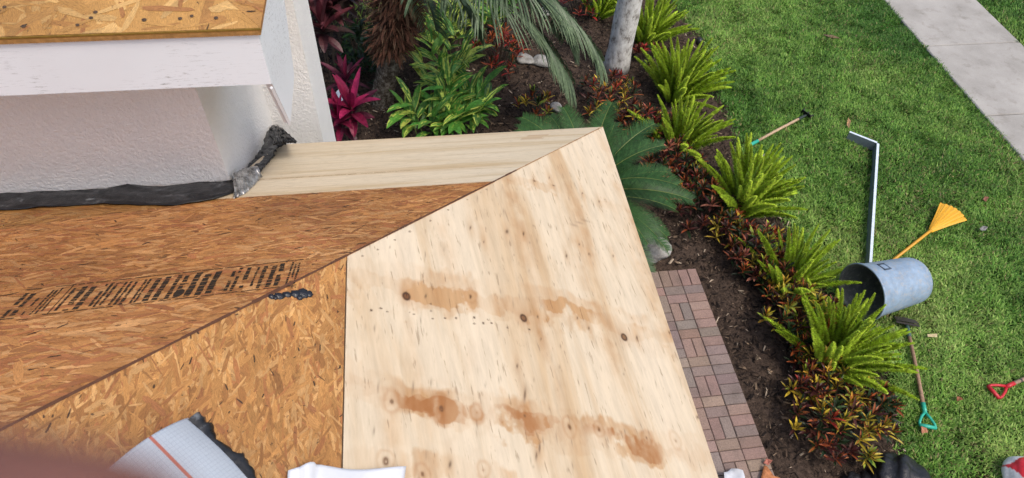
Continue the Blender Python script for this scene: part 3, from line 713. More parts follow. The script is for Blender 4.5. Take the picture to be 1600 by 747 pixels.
for i in range(ni+1):
    for j in range(nj+1):
        u = 446+182*i/ni; top = (735 if i > 4 else 741-i)-2.5*math.sin(i*.21); v = top+70*j/nj
        k, y = on_right(u, v); pm.v.append(tuple(P_right(k, y, .008+.010*(math.sin(i*.27+.4)+1)*max(.15, 1-j/6)+.012*(1 if i in (4, 5, 6) else 0)))); pm.c.append((.8, .8, .8)); pm.uv.append((0, 0))
pm.f = [(i*(nj+1)+j, (i+1)*(nj+1)+j, (i+1)*(nj+1)+j+1, i*(nj+1)+j+1) for i in range(ni) for j in range(nj)]
o = pm.build("film_sheet", M_paper, None, True); md = o.modifiers.new("thickness", 'SOLIDIFY'); md.thickness = .0015
tag(o, "crinkled white release film lying across the joint of strand board and plywood", "film sheet")

# ---------------------------------------------------------------- plants
def leaf(mb, p, d, L, W, c0, c1=None, droop=.5, fold=.25, n=4, side=None, mid=None, tipw=.06, shape=None):
    """a leaf blade from p along d, bending down; folded along its midrib"""
    p = Vector(p); d = Vector(d).normalized(); c1 = c1 or c0
    s = side or d.cross(Vector((0, 0, 1)))
    if s.length < 1e-4: s = Vector((1, 0, 0))
    s = s.normalized(); pts = []; q = p.copy(); dd = d.copy()
    vs, cs = [], []
    for i in range(n+1):
        t = i/n; ww = (math.sin(math.pi*min(1, (t*.86+.12)))**.8 if shape is None else shape(t))*W*.5
        if i == n: ww = W*tipw
        up = s.cross(dd).normalized()
        vs += [q-s*ww+up*ww*fold, q, q+s*ww+up*ww*fold]; c = lerp(c0, c1, t); cm = mid or c
        cs += [c, cm, c]
        q = q+dd*(L/n); dd = (dd+Vector((0, 0, -droop/n))).normalized()
    fs = []
    for i in range(n):
        b_ = i*3; fs += [(b_, b_+1, b_+4, b_+3), (b_+1, b_+2, b_+5, b_+4)]
    mb.add(vs, fs, cs)
def sph(az, el): return Vector((math.cos(el)*math.cos(az), math.cos(el)*math.sin(az), math.sin(el)))
def plant_root(name, loc, label, cat, group=None):
    return tag(empty(name, tuple(loc)), label, cat, group)

# foxtail ferns: each plume is a mesh shared between plants
def make_plume(seed, L, rad, el, bend):
    r = random.Random(seed); mb = MB(); n = 14; q = Vector((0, 0, 0)); e = el; pts = []
    for i in range(n+1): pts.append(q.copy()); q = q+Vector((math.cos(e), 0, math.sin(e)))*(L/n); e -= bend/n
    mb.tube(pts, [.004*(1-.7*i/n) for i in range(n+1)], 5, (.09, .14, .03))
    N = 1200
    for i in range(N):
        t = (i+r.random())/N; t = .05+.95*t; f = t*n; j = min(n-1, int(f)); p = pts[j].lerp(pts[j+1], f-j); ax = (pts[j+1]-pts[j]).normalized()
        rr = rad*min(1, (t*4)**.6)*(1-max(0, t-.35)/.65)**.55+.004
        a = r.uniform(0, 6.283); s1 = ax.cross(Vector((0, 1, 0))).normalized(); s2 = ax.cross(s1)
        o = (s1*math.cos(a)+s2*math.sin(a)); d = (o*r.uniform(.75, 1.1)+ax*r.uniform(.5, 1.0)).normalized()
        l = rr*1.15*r.uniform(.8, 1.1); ww = .0032*r.uniform(.8, 1.3); sd_ = d.cross(ax).normalized()*ww
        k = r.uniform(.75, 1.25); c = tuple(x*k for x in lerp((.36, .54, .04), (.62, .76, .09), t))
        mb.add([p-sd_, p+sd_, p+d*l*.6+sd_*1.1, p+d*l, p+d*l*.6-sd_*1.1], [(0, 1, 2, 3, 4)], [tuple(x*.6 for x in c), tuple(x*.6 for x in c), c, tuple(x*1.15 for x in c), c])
    me = mb.build("plume", M_leaf); d_ = me.data; bpy.data.objects.remove(me); return d_
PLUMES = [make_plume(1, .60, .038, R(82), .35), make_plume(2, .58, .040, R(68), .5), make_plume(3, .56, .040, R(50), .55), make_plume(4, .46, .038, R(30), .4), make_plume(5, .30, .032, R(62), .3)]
def make_stem_base(name, parent, rad, col, mat):
    mb = MB()
    for i in range(14):
        a = rng.uniform(0, 6.283); q = rng.uniform(0, rad); p = Vector((q*math.cos(a), q*math.sin(a), 0)); mb.tube([p+Vector((0, 0, -.03)), p+Vector((math.cos(a)*.02, math.sin(a)*.02, .06))], [.006, .003], 4, col)
    return mb.build(name, mat, parent)
def fern(u, v, n, scale, label, lean=(0.25, .1), seed=1):
    p = at(u, v, .02); r = random.Random(seed); root = plant_root("foxtail_fern", p, label, "fern", "foxtail ferns along the edge of the bed")
    make_stem_base("crown_base", root, .08, (.12, .13, .05), M_generic)
    for i in range(n):
        az = i*2.39996+r.uniform(-.3, .3); t = (i+.5)/n
        k = 0 if t < .36 else 1 if t < .72 else 2 if t < .92 else 4
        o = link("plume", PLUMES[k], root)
        o.location = (.11*t*math.cos(az)+lean[0]*.1, .11*t*math.sin(az)+lean[1]*.1, 0)
        s_ = scale*r.uniform(.78, 1.12); o.scale = (s_, s_, s_*r.uniform(.9, 1.1))
        o.rotation_mode = 'QUATERNION'
        tilt = Vector((-lean[1]+r.gauss(0, .13), lean[0]+r.gauss(0, .13), 0))
        o.rotation_quaternion = Matrix.Rotation(tilt.length, 3, tilt.normalized()).to_quaternion() @ Matrix.Rotation(az, 3, 'Z').to_quaternion()
    return root
FERNS = [
 (1005, 72, 46, 1.15, "foxtail fern right behind the pale tree trunk, cut by the top edge"),
 (1050, 160, 60, 1.22, "largest and fullest foxtail fern, right of the pale tree trunk's foot"),
 (1052, 240, 34, 1.10, "foxtail fern between the pale trunk and the green hoe handle, with crotons at its foot"),
 (1152, 335, 56, 1.26, "tall foxtail fern directly below the hoe with the green grip"),
 (1222, 462, 30, 1.08, "thin foxtail fern left of the trash can's open mouth"),
 (1288, 582, 60, 1.22, "broad foxtail fern between the trash can and the teal handled spade"),
 (932, 28, 20, 1.0, "small foxtail fern left of the pale tree trunk at the top edge"),
]
for i, (u, v, n, s_, lb) in enumerate(FERNS): fern(u, v, int(n*1.4), s_*1.04, lb, (.26, .34), 30+i)

# crotons
CRC = {'dark': (.060, .018, .015), 'green': (.045, .085, .02), 'dgreen': (.018, .035, .013), 'yellow': (.62, .44, .045), 'lime': (.30, .36, .05), 'orange': (.40, .10, .03), 'red': (.30, .03, .025), 'pink': (.42, .15, .10)}
def croton(u, v, rad, h, stems, mix, label, seed, leafL=.12):
    p = at(u, v, .02); r = random.Random(seed); root = plant_root("croton", p, label, "shrub", "crotons in the planting bed")
    st, fo = MB(), MB()
    names, wts = zip(*mix)
    for i in range(stems):
        az = i*2.39996+r.uniform(-.4, .4); q = rad*math.sqrt((i+.4)/stems); top = Vector((q*math.cos(az), q*math.sin(az), h*(1.05-.55*(q/rad)**2)*r.uniform(.75, 1.1)))
        b0 = Vector((top.x*.35, top.y*.35, -.02)); st.tube([b0, b0.lerp(top, .5)+Vector((0, 0, .03)), top], [.006, .005, .003], 5, (.10, .075, .05))
        tone = r.choices(names, wts)[0]; tone2 = r.choices(names, wts)[0]
        nl = r.randint(13, 19)
        for j in range(nl):
            f = j/nl; a = j*2.39996+az; el = R(84)-f*R(66)+r.gauss(0, .15)
            hh = top+Vector((0, 0, -.11*f*h/.4))
            base = CRC[tone] if r.random() < .40 else CRC[tone2] if r.random() < .5 else CRC['dark' if r.random() < .5 else 'dgreen']
            base = jit(base, .3); k = 1.36-.35*f; base = tuple(x*k for x in base)
            mid = CRC['yellow'] if tone in ('yellow', 'lime', 'green') and r.random() < .55 else CRC['orange'] if r.random() < .25 else None
            L = leafL*r.uniform(.7, 1.15)*(.7+.5*f)
            leaf(fo, hh, sph(a, el), L, L*r.uniform(.17, .26), base, tuple(x*.85 for x in base), r.uniform(.2, .9), .3, 4, None, mid)
    st.build("stem", M_generic, root); fo.build("foliage", M_glossleaf, root)
    return root
dk = [('dark', 6), ('dgreen', 5), ('red', 1.4), ('orange', .9), ('yellow', .9), ('green', 2)]
yl = [('yellow', 3.0), ('dark', 6.5), ('dgreen', 5.5), ('orange', 1.6), ('lime', 3), ('red', 1), ('green', 2.5)]
pk = [('dark', 6), ('pink', 1.8), ('orange', 1), ('dgreen', 5), ('lime', 1), ('green', 3), ('red', .7)]
rd = [('red', 6), ('dark', 6), ('orange', 2), ('dgreen', 3)]
for i, a in enumerate([
 (950, 165, .42, .34, 30, dk, "dark bronze croton at the foot of the pale tree trunk"),
 (838, 182, .26, .34, 12, [('yellow', 2), ('dark', 5), ('orange', 1.5), ('lime', 1), ('dgreen', 3)], "small sparse yellow and maroon croton above the roof's far eave"),
 (778, 100, .36, .5, 24, rd, "bright red croton under the hanging palm frond"),
 (1045, 268, .36, .34, 30, pk, "rusty croton between the sago palm and the fern with a green hoe beside it"),
 (1098, 330, .42, .36, 34, pk, "wide rusty brown croton left of the tall foxtail fern"),
 (1182, 408, .36, .36, 34, pk, "pinkish bronze croton just below the tall foxtail fern"),
 (1246, 515, .40, .42, 36, yl, "yellow streaked dark croton left of the trash can"),
 (1298, 655, .46, .36, 56, yl, "largest red and yellow croton near the black bag"),
 (1255, 618, .12, .22, 5, [('yellow', 3), ('red', 2), ('lime', 2)], "tiny yellow and red croton standing alone in the mulch left of the broad fern"),
 (1010, 100, .22, .3, 9, dk, "dark croton right of the pale trunk under the fern"),
 (1040, 218, .24, .30, 18, pk, "dark croton with pink tips under the fern left of the hoe grip"),
 (1140, 372, .22, .26, 16, dk, "low dark croton between the two rusty brown crotons"),
 (1075, 300, .22, .28, 18, dk, "low maroon croton at the bed side of the tall foxtail fern"),
 (1205, 445, .22, .30, 18, pk, "small dark croton directly above the yellow tipped one"),
 (1268, 565, .24, .32, 20, yl, "yellow and bronze croton wedged against the broad fern's left side"),
 (1352, 640, .22, .28, 18, dk, "low dark red croton on the lawn side of the largest croton"),
 (1000, 205, .26, .30, 18, dk, "dark bronze croton between the sago palm's upper fronds and the ferns"),
 (1222, 470, .22, .30, 16, yl, "yellow tipped croton behind the thin fern by the trash can"),
 (905, 25, .3, .4, 12, rd, "dull red croton behind the hanging palm fronds"),
]): croton(*a, 100+i)

# sago palm beside the roof corner
def make_sago(seed, L, el, bend, nl=100, lw=.21):
    r = random.Random(seed); mb = MB(); n = 18; q = Vector((0, 0, 0)); e = el; pts = []
    for i in range(n+1): pts.append(q.copy()); q = q+Vector((math.cos(e), 0, math.sin(e)))*(L/n); e -= bend/n
    mb.tube(pts, [.009*(1-.75*i/n) for i in range(n+1)], 6, (.16, .20, .05))
    for i in range(nl):
        t = .06+.93*i/nl; f = t*n; j = min(n-1, int(f)); p = pts[j].lerp(pts[j+1], f-j); ax = (pts[j+1]-pts[j]).normalized(); nr_ = ax.cross(Vector((0, 1, 0))); nr_ = -nr_ if nr_.z < 0 else nr_
        l = lw*(math.sin(math.pi*(.12+.80*t))**.7)
        for sgn in (-1, 1):
            d = (Vector((0, sgn, 0))*1.0+ax*.75+nr_*.30+Vector((r.gauss(0, .03), r.gauss(0, .03), r.gauss(0, .03)))).normalized()
            k = r.uniform(.8, 1.2); c = (.030*k, .085*k, .022*k)
            leaf(mb, p, d, l, .0080, c, (.046*k, .115*k, .03*k), .25, .15, 3, ax.cross(d).cross(d).normalized()*-1, None, .02, lambda t_: 1.0-.6*t_*t_)
    o = mb.build("frond", M_glossleaf); d_ = o.data; bpy.data.objects.remove(o); return d_
SAGO = [make_sago(1, 1.05, R(62), 1.15), make_sago(2, 1.15, R(35), 1.0), make_sago(3, 1.05, R(8), .75)]
sp_ = at(925, 262, 1.0); sago = plant_root("sago_palm", (sp_[0], sp_[1], 0), "dark green sago palm spreading out from under the plywood roof corner", "palm")
mb = MB(); mb.tube([(0, 0, -.05), (.01, 0, .3), (0, .01, .62), (0, 0, .72)], [.17, .16, .15, .08], 14, (.10, .075, .05))
for i in range(150):
    a = i*2.39996; z = .03+.62*i/150; leaf(mb, (.15*math.cos(a), .15*math.sin(a), z), sph(a, .7), .06, .05, (.12, .09, .06), (.05, .035, .025), .1, .2, 2)
mb.build("trunk", M_fibre, sago)
for i in range(44):
    az = i*2.39996+rng.uniform(-.15, .15); k = 0 if i < 10 else 1 if i < 26 else 2
    o = link("frond", SAGO[k], sago); o.location = (.05*math.cos(az), .05*math.sin(az), .70-.004*i); s_ = rng.uniform(.74, .95); o.scale = (s_, s_, s_); o.rotation_euler = (rng.gauss(0, .1), rng.gauss(0, .06), az)

# ti plants
def ti(u, v, h, heads, label, cols, seed, L=.42, Wl=.085, spread=.16):
    p = at(u, v, .0); r = random.Random(seed); root = plant_root("ti_plant", p, label, "plant", "ti plants beside the wall")
    st, fo = MB(), MB()
    for i in range(heads):
        az = i*2.4+r.random(); q = spread*math.sqrt(i/max(1, heads)); top = Vector((q*math.cos(az), q*math.sin(az), h*r.uniform(.75, 1.05) if i else h))
        st.tube([(top.x*.6, top.y*.6, -.03), top], [.011, .008], 6, (.11, .08, .06))
        n = 17
        for j in range(n):
            f = j/n; a = j*2.39996+az; el = R(80)-f*R(95)+r.gauss(0, .08); c = jit(r.choice(cols[:2]) if f < .45 else r.choice(cols[1:]), .2)
            ll = L*r.uniform(.8, 1.1)*(.6+.5*math.sin(math.pi*min(1, .25+f)))
            leaf(fo, top-Vector((0, 0, .16*f)), sph(a, el), ll, Wl*r.uniform(.8, 1.2), tuple(x*.8 for x in c), c, r.uniform(.4, 1.1), .35, 6)
    st.build("stem", M_generic, root); fo.build("foliage", M_glossleaf, root)
MAG = [(.33, .018, .085), (.20, .012, .045), (.085, .012, .03)]
MAR = [(.15, .035, .045), (.095, .03, .035), (.07, .04, .035)]
ti(560, 232, .62, 2, "bright magenta ti plant at the end of the white wall", MAG, 1, .40, .095, .2)
ti(548, 168, .45, 1, "small purple ti plant left of the palm trunk, behind the brighter one", [(.20, .02, .06), (.10, .012, .035), (.06, .012, .028)], 2, .34, .07)
ti(512, 112, 1.15, 10, "tall dark maroon ti plants crowded against the white wall", MAR, 3, .48, .10, .50)
ti(545, 62, 1.2, 5, "brownish maroon ti plants at the top edge left of the palm", [(.17, .05, .045), (.10, .035, .03), (.09, .06, .035)], 4, .46, .08, .4)

# variegated shell ginger
def ginger(u, v, h, canes, label, seed, lean=(0, 0), yel=.5, spread=.3):
    p = at(u, v, 0.0); r = random.Random(seed); root = plant_root("shell_ginger", p, label, "plant", "variegated gingers in the bed")
    st, fo = MB(), MB()
    for i in range(canes):
        az = i*2.39996+r.uniform(-.4, .4); q = spread*math.sqrt((i+.3)/canes); b0 = Vector((q*.5*math.cos(az), q*.5*math.sin(az), -.02)); hh = h*r.uniform(.6, 1.05)
        out = Vector((math.cos(az), math.sin(az), 0))*.45+Vector((lean[0], lean[1], 0))
        pts = [b0]; d = (Vector((0, 0, 1))+out*.35).normalized()
        for k in range(6): pts.append(pts[-1]+d*(hh/6)); d = (d+out*.10).normalized()
        st.tube(pts, [.008-.0008*k for k in range(7)], 5, (.10, .14, .035))
        n = 7
        for j in range(n):
            t = .35+.65*j/(n-1); f = t*6; k = min(5, int(f)); pp = pts[k].lerp(pts[k+1], f-k); ax = (pts[k+1]-pts[k]).normalized()
            sd_ = ax.cross(out+Vector((.01, .02, 0))).normalized()*(1 if j % 2 else -1); dd = (sd_*.8+ax*.75+Vector((r.gauss(0, .15), r.gauss(0, .15), r.gauss(0, .1)))).normalized()
            if j == n-1: dd = ax
            g_ = jit((.09, .25, .04), .3); y_ = jit((.50, .60, .11), .2); m_ = lerp(g_, y_, .75) if r.random() < yel else lerp(g_, y_, .25)
            L = r.uniform(.30, .46); w_ = L*r.uniform(.20, .27)
            # striped blade: strips of yellow and green on either side of the midrib
            s = dd.cross(Vector((0, 0, 1))).normalized(); q_ = Vector(pp); d2 = dd.copy(); nn = 7; rows = []
            stripes = [y_ if r.random() < yel*.8 else g_ for _ in range(4)]
            for a in range(nn+1):
                tt = a/nn; hw = w_*.5*math.sin(math.pi*min(1, .1+tt*.88))**.75 if a < nn else .002; upv = s.cross(d2).normalized()
                rows.append([q_+s*(hw*x)+upv*(hw*abs(x)*.25+.004*math.sin(a*2+x*3)) for x in (-1, -.62, -.28, 0, .28, .62, 1)]); q_ = q_+d2*(L/nn); d2 = (d2+Vector((0, 0, -r.uniform(.08, .16)))).normalized()
            for a in range(nn):
                for x in range(6):
                    c = (stripes[min(3, abs(x-2) if x < 3 else x-2)] if r.random() < .72 else (m_ if r.random() < .5 else g_))
                    fo.add([rows[a][x], rows[a][x+1], rows[a+1][x+1], rows[a+1][x]], [(0, 1, 2, 3)], c)
    st.build("stem", M_generic, root); fo.build("foliage", M_leaf, root)
ginger(690, 150, .85, 7, "variegated ginger right of the palm trunk with broad yellow striped leaves", 1, (.15, 0), .7, .34)
ginger(715, 205, .62, 10, "low dense green ginger along the roof's far eave", 2, (.35, .05), .35, .34)
ginger(668, 214, .50, 6, "narrow upright ginger at the palm trunk's foot", 3, (.0, .1), .25, .28)
ginger(700, 72, .75, 8, "yellowest ginger, at the top edge behind the others", 4, (0, .1), .95, .34)
ginger(770, 45, .6, 8, "small green ginger under the palm fronds near the top edge", 8, (0, .1), .3, .3)

def bush(u, v, h, rad, n, L, Wl, cols, label, seed, name="leafy_shrub", el=(.2, 1.2), droop=.8):
    p = at(u, v, 0.0); r = random.Random(seed); root = plant_root(name, p, label, "shrub"); st, fo = MB(), MB()
    for i in range(max(4, n//24)):
        a = r.uniform(0, 6.28); q = rad*.7*math.sqrt(r.random()); st.tube([(q*.3*math.cos(a), q*.3*math.sin(a), -.02), (q*math.cos(a), q*math.sin(a), h*.9)], [.009, .004], 5, (.08, .06, .04))
    for i in range(n):
        a = r.uniform(0, 6.283); q = rad*math.sqrt(r.random()); z = h*r.uniform(.15, 1.0)*(1-.45*(q/rad)**2)
        c = jit(r.choice(cols), .3); l = L*r.uniform(.7, 1.2); leaf(fo, (q*math.cos(a), q*math.sin(a), z), sph(a+r.gauss(0, .9), r.uniform(*el)), l, Wl*r.uniform(.8, 1.2), c, c, droop*r.uniform(.5, 1.4), .3, 4)
    st.build("stem", M_generic, root); fo.build("foliage", M_leaf, root)
bush(572, 120, .75, .26, 200, .14, .05, [(.02, .05, .015), (.03, .075, .02), (.012, .03, .01)], "dark green leafy shrub against the left side of the palm trunk", 5)
bush(566, 42, .7, .32, 200, .26, .016, [(.26, .34, .05), (.16, .26, .04), (.35, .36, .09)], "yellow green grassy shrub at the top edge between ti plants and palm", 6, "grassy_shrub", (.2, 1.3), 1.6)
bush(525, 20, .5, .4, 160, .12, .04, [(.10, .16, .04), (.05, .09, .025), (.16, .18, .05)], "mixed green shrub at the top edge beyond the maroon ti plants", 9)

# palm with fibrous trunk and hanging fronds
pb = at(597, 160, 0); palm = plant_root("date_palm", pb, "small palm with a shaggy brown fibre trunk and drooping feathery fronds", "palm")
tr = MB(); r = random.Random(3)
top0 = Vector(on_plane(611, 78, (0, pb[1]+.02, 0), (0, 1, 0)))-Vector(pb); topc = Vector(on_plane(622, 20, (0, pb[1]+.03, 0), (0, 1, 0)))-Vector(pb); dv = (topc-top0).normalized(); crown = topc+dv*.55
pts = [Vector((0, 0, -.05)), Vector((0, 0, .05))+top0*.05, top0*.5, top0, top0+dv*.3]
tr.tube(pts, [.17, .145, .13, .135, .14], 16, (.2, .18, .15))
for i in range(420):
    t = rng.random(); a = i*2.39996; p = (top0*t); q = Vector((math.cos(a), math.sin(a), 0)); k = rng.uniform(.5, 1.4)
    leaf(tr, p+q*.125, (q*.7+Vector((0, 0, .7))), .03, .03, (.26*k, .24*k, .19*k), (.10*k, .085*k, .065*k), .1, .2, 1)
tr.build("trunk", M_greybark, palm)
fb_ = MB()
for i in range(1500):
    t = rng.random(); p = top0.lerp(crown, t-.02); a = rng.uniform(0, 6.283); rr = .14+.11*min(1, t*2.2+.1); q = Vector((math.cos(a), math.sin(a), 0)); k = rng.uniform(.4, 1.5)
    c = (.19*k, .085*k, .05*k) if rng.random() < .75 else (.22*k, .13*k, .075*k)
    leaf(fb_, p+q*rr*rng.uniform(.6, 1), (q*.9+Vector((rng.gauss(0, .35), rng.gauss(0, .35), rng.uniform(-.9, .7)))), rng.uniform(.08, .22), rng.choice((.005, .012, .035)), c, tuple(x*.7 for x in c), .8, .4, 3)
fb_.tube([top0-dv*.05, top0.lerp(crown, .3), crown], [.12, .19, .17], 14, (.06, .03, .018)); fb_.build("fibre", M_fibre, palm)
def feather(name, pts3, parent, Lf, nl, seed, hang=.75, col=((.055, .10, .045), (.15, .21, .11))):
    r = random.Random(seed); mb = MB(); P = [Vector(p) for p in pts3]; n = 26; c = []
    for i in range(n+1):                      # Catmull-Rom through the control points
        t = i/n*(len(P)-1); k = min(len(P)-2, int(t)); f = t-k; p0, p1, p2, p3_ = P[max(0, k-1)], P[k], P[k+1], P[min(len(P)-1, k+2)]
        c.append(.5*((2*p1)+(p2-p0)*f+(2*p0-5*p1+4*p2-p3_)*f*f+(3*p1-p0-3*p2+p3_)*f**3))
    mb.tube(c, [.014*(1-.8*i/n) for i in range(n+1)], 6, (.14, .15, .06))
    for i in range(nl):
        t = .12+.87*i/nl; f = t*n; j = min(n-1, int(f)); p = c[j].lerp(c[j+1], f-j); ax = (c[j+1]-c[j]).normalized(); hs = ax.cross(Vector((0, 0, 1))).normalized()
        l = Lf*(math.sin(math.pi*(.22+.66*t))**.6)
        for sgn in (-1, 1):
            d = (hs*sgn*1.0+ax*.75+Vector((0, 0, -.15+.45*(1-hang)))+Vector((r.gauss(0, .06), r.gauss(0, .06), r.gauss(0, .06)))).normalized(); k = r.uniform(.75, 1.2); a, b_ = col
            leaf(mb, p, d, l*r.uniform(.9, 1.05), .020, tuple(x*k for x in a), tuple(x*k for x in b_), hang*r.uniform(1.6, 2.2), .3, 6, None, None, .03, lambda t_: 1-.55*t_**2)
    return mb.build(name, M_leaf, parent)
PB = Vector(pb)
def cp(u, v, z): return Vector(at(u, v, z))-PB
fr = [((760, -12, 2.0), (820, 28, 1.65), (862, 78, 1.25), (893, 128, .85)), ((835, -25, 1.9), (880, 15, 1.6), (915, 55, 1.25), (938, 92, .95)), ((800, -30, 2.1), (838, -4, 1.85), (868, 30, 1.5), (885, 62, 1.2)), ((700, -30, 2.3), (722, 5, 2.0), (735, 30, 1.75), (742, 52, 1.55)), ((660, -30, 2.4), (668, 0, 2.1), (676, 25, 1.85), (682, 50, 1.6))]
for i, q in enumerate(fr):
    feather("frond", [crown, crown.lerp(cp(*q[0]), .5)+Vector((0, 0, .15))]+[cp(*x) for x in q], palm, .58 if i < 3 else .36, 96 if i < 3 else 64, 60+i, .55 if i < 3 else .75)
for i in range(6):
    az = R(50)+i*R(20); o_ = sph(az, 0); feather("frond", [crown, crown+o_*.4+Vector((0, 0, .35)), crown+o_*.9+Vector((0, 0, .35)), crown+o_*1.4+Vector((0, 0, -.05))], palm, .28, 46, 80+i)

# tree with the pale trunk; its crown is above the picture
tb = at(962, 108, 0); tree = plant_root("palm_tree", tb, "palm tree with a smooth pale grey blotched trunk rising out of the picture", "palm tree")
mb = MB(); n = 30; pts = [Vector((.0+.012*i/n*5, .0, -.05+6.4*i/n)) for i in range(n+1)]
mb.tube(pts, [.155+.03*math.exp(-i*.9)+.006*math.sin(i*2.1) for i in range(n+1)], 20, (.5, .5, .5)); mb.build("trunk", M_whitebark, tree, True)
top = pts[-1]
for i in range(9):
    o_ = sph(i*2.39996, 0); feather("frond", [top-Vector((0, 0, .1)), top+o_*.5+Vector((0, 0, .6)), top+o_*1.2+Vector((0, 0, .7)), top+o_*1.9+Vector((0, 0, .2))], tree, .4, 44, 200+i)
#

# rocks
def rock(u, v, s, label, seed, z=0):
    p = at(u, v, z); r = random.Random(seed); bm = bmesh.new(); bmesh.ops.create_icosphere(bm, subdivisions=3, radius=1)
    offs = [(Vector((r.gauss(0, 1), r.gauss(0, 1), r.gauss(0, 1))).normalized(), r.uniform(.05, .28)) for _ in range(14)]
    for v_ in bm.verts:
        d = v_.co.normalized(); k = 1
        for q, a in offs:
            e = d.dot(q)-.55
            if e > 0: k -= e*a*1.6
        v_.co = Vector((d.x*k*s[0], d.y*k*s[1], d.z*k*s[2]))
    me = bpy.data.meshes.new("rock"); bm.to_mesh(me); bm.free(); me.materials.append(M_rock); me.polygons.foreach_set("use_smooth", [True]*len(me.polygons))
    o = link("rock", me); o.location = (p[0], p[1], s[2]*.45); o.rotation_euler = (0, 0, r.uniform(0, 3)); tag(o, label, "rock", "rocks in the bed")
rock(1022, 392, (.20, .28, .14), "large pale rock below the sago palm, by the brick path", 1)
rock(848, 100, (.20, .13, .09), "white rock under the tip of the hanging frond", 2)
rock(820, 97, (.16, .12, .08), "white rock left of the one under the frond tip, near the red croton", 3)
rock(853, 22, (.13, .10, .07), "white rock seen through the palm fronds near the top edge", 4)
rock(868, 170, (.11, .09, .06), "small white stone between the sago palm and the yellow croton", 5)
rock(1180, 262, (.09, .06, .04), "small whitish stone at the lawn edge above the tall fern", 6)

# ---------------------------------------------------------------- things on the lawn
def G(u, v, z=.03): return Vector(at(u, v, z))
def basis(o, xd, yd=None, up=(0, 0, 1)):
    """matrix at o with local x along xd and local z near up"""
    x = Vector(xd).normalized(); z = Vector(up); y = z.cross(x).normalized(); z = x.cross(y)
    M = Matrix((( x.x, y.x, z.x, o[0]), (x.y, y.y, z.y, o[1]), (x.z, y.z, z.z, o[2]), (0, 0, 0, 1))); return M
def thing(name, M, label, cat, group=None):
    o = empty(name); o.matrix_world = M; return tag(o, label, cat, group)

# bucket lying on its side
def make_bin_mat():
    t = NT("weathered_plastic"); o = t.obj(); n = t.noise(o, 9, 7, .7)
    a = t.attr(); c = t.mix(1.0, a, t.ramp(n, [(.3, .68), (.55, 1.0), (.75, 1.25)]), 'MULTIPLY')
    c = t.mix(t.ramp(t.noise(o, 26, 6, .75), [(.50, 0), (.66, .7)]), c, (.38, .36, .32))
    t.col(c, .45, .4); return t.m
M_bin = make_bin_mat()
ra, rb_ = .275, .228
c0 = G(1345, 457, ra+.02); c1 = G(1428, 437, rb_+.03)
axd = (c1-c0); axd.normalize(); LB = .66
bin_ = thing("trash_can", basis(c0, axd), "dented blue grey plastic trash can lying on its side on the grass", "trash can")
mb = MB(); n = 64; prof = [(0, ra+.014), (.012, ra+.016), (.030, ra+.012), (.034, ra), (.12, ra-.008), (.40, ra-.026), (.58, ra-.038), (LB-.03, rb_+.002), (LB-.006, rb_-.008), (LB, rb_-.03), (LB, .0)]
inner = [(0, ra+.002), (.03, ra-.008), (.30, ra-.025), (LB-.02, rb_-.014), (LB-.016, .0)]
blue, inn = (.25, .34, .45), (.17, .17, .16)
def lathe(pr, col, flip):
    b_ = len(mb.v)
    for x, r_ in pr:
        for j in range(n):
            w_ = 2*math.pi*j/n; rib = .003 if (j % 8 == 0 and .04 < x < LB-.04) else 0
            mb.v.append((x, (r_+rib)*math.cos(w_), (r_+rib)*math.sin(w_))); mb.c.append(col); mb.uv.append((0, 0))
    for i in range(len(pr)-1):
        for j in range(n):
            f = (b_+i*n+j, b_+i*n+(j+1) % n, b_+(i+1)*n+(j+1) % n, b_+(i+1)*n+j); mb.f.append(f[::-1] if flip else f)
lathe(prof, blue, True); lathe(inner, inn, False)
b_ = len(mb.v)
for j in range(n):
    mb.f.append((j, (j+1) % n, len(prof)*n+(j+1) % n, len(prof)*n+j))
mb.build("body", M_bin, bin_, True)
# moulded hand hold near the rim, on the side turned up
hm = MB(); q = R(72); rr = lambda x: ra-.008-(x-.12)*.064+.0015
def onc(x, w_, h=0): return (x, (rr(x)+h)*math.cos(w_), (rr(x)+h)*math.sin(w_))
def strip(x0, x1, w0, w1, h, col): hm.add([onc(x0, w0, h), onc(x1, w0, h), onc(x1, w1, h), onc(x0, w1, h), onc(x0, w0, -.004), onc(x1, w0, -.004), onc(x1, w1, -.004), onc(x0, w1, -.004)], [(0, 1, 2, 3), (0, 1, 5, 4), (1, 2, 6, 5), (2, 3, 7, 6), (3, 0, 4, 7)], col)
w0, w1 = q-.19, q+.19
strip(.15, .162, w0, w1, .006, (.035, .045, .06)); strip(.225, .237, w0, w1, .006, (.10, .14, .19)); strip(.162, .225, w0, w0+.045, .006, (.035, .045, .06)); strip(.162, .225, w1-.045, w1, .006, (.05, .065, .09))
hm.build("hand_hold", M_plastic, bin_)

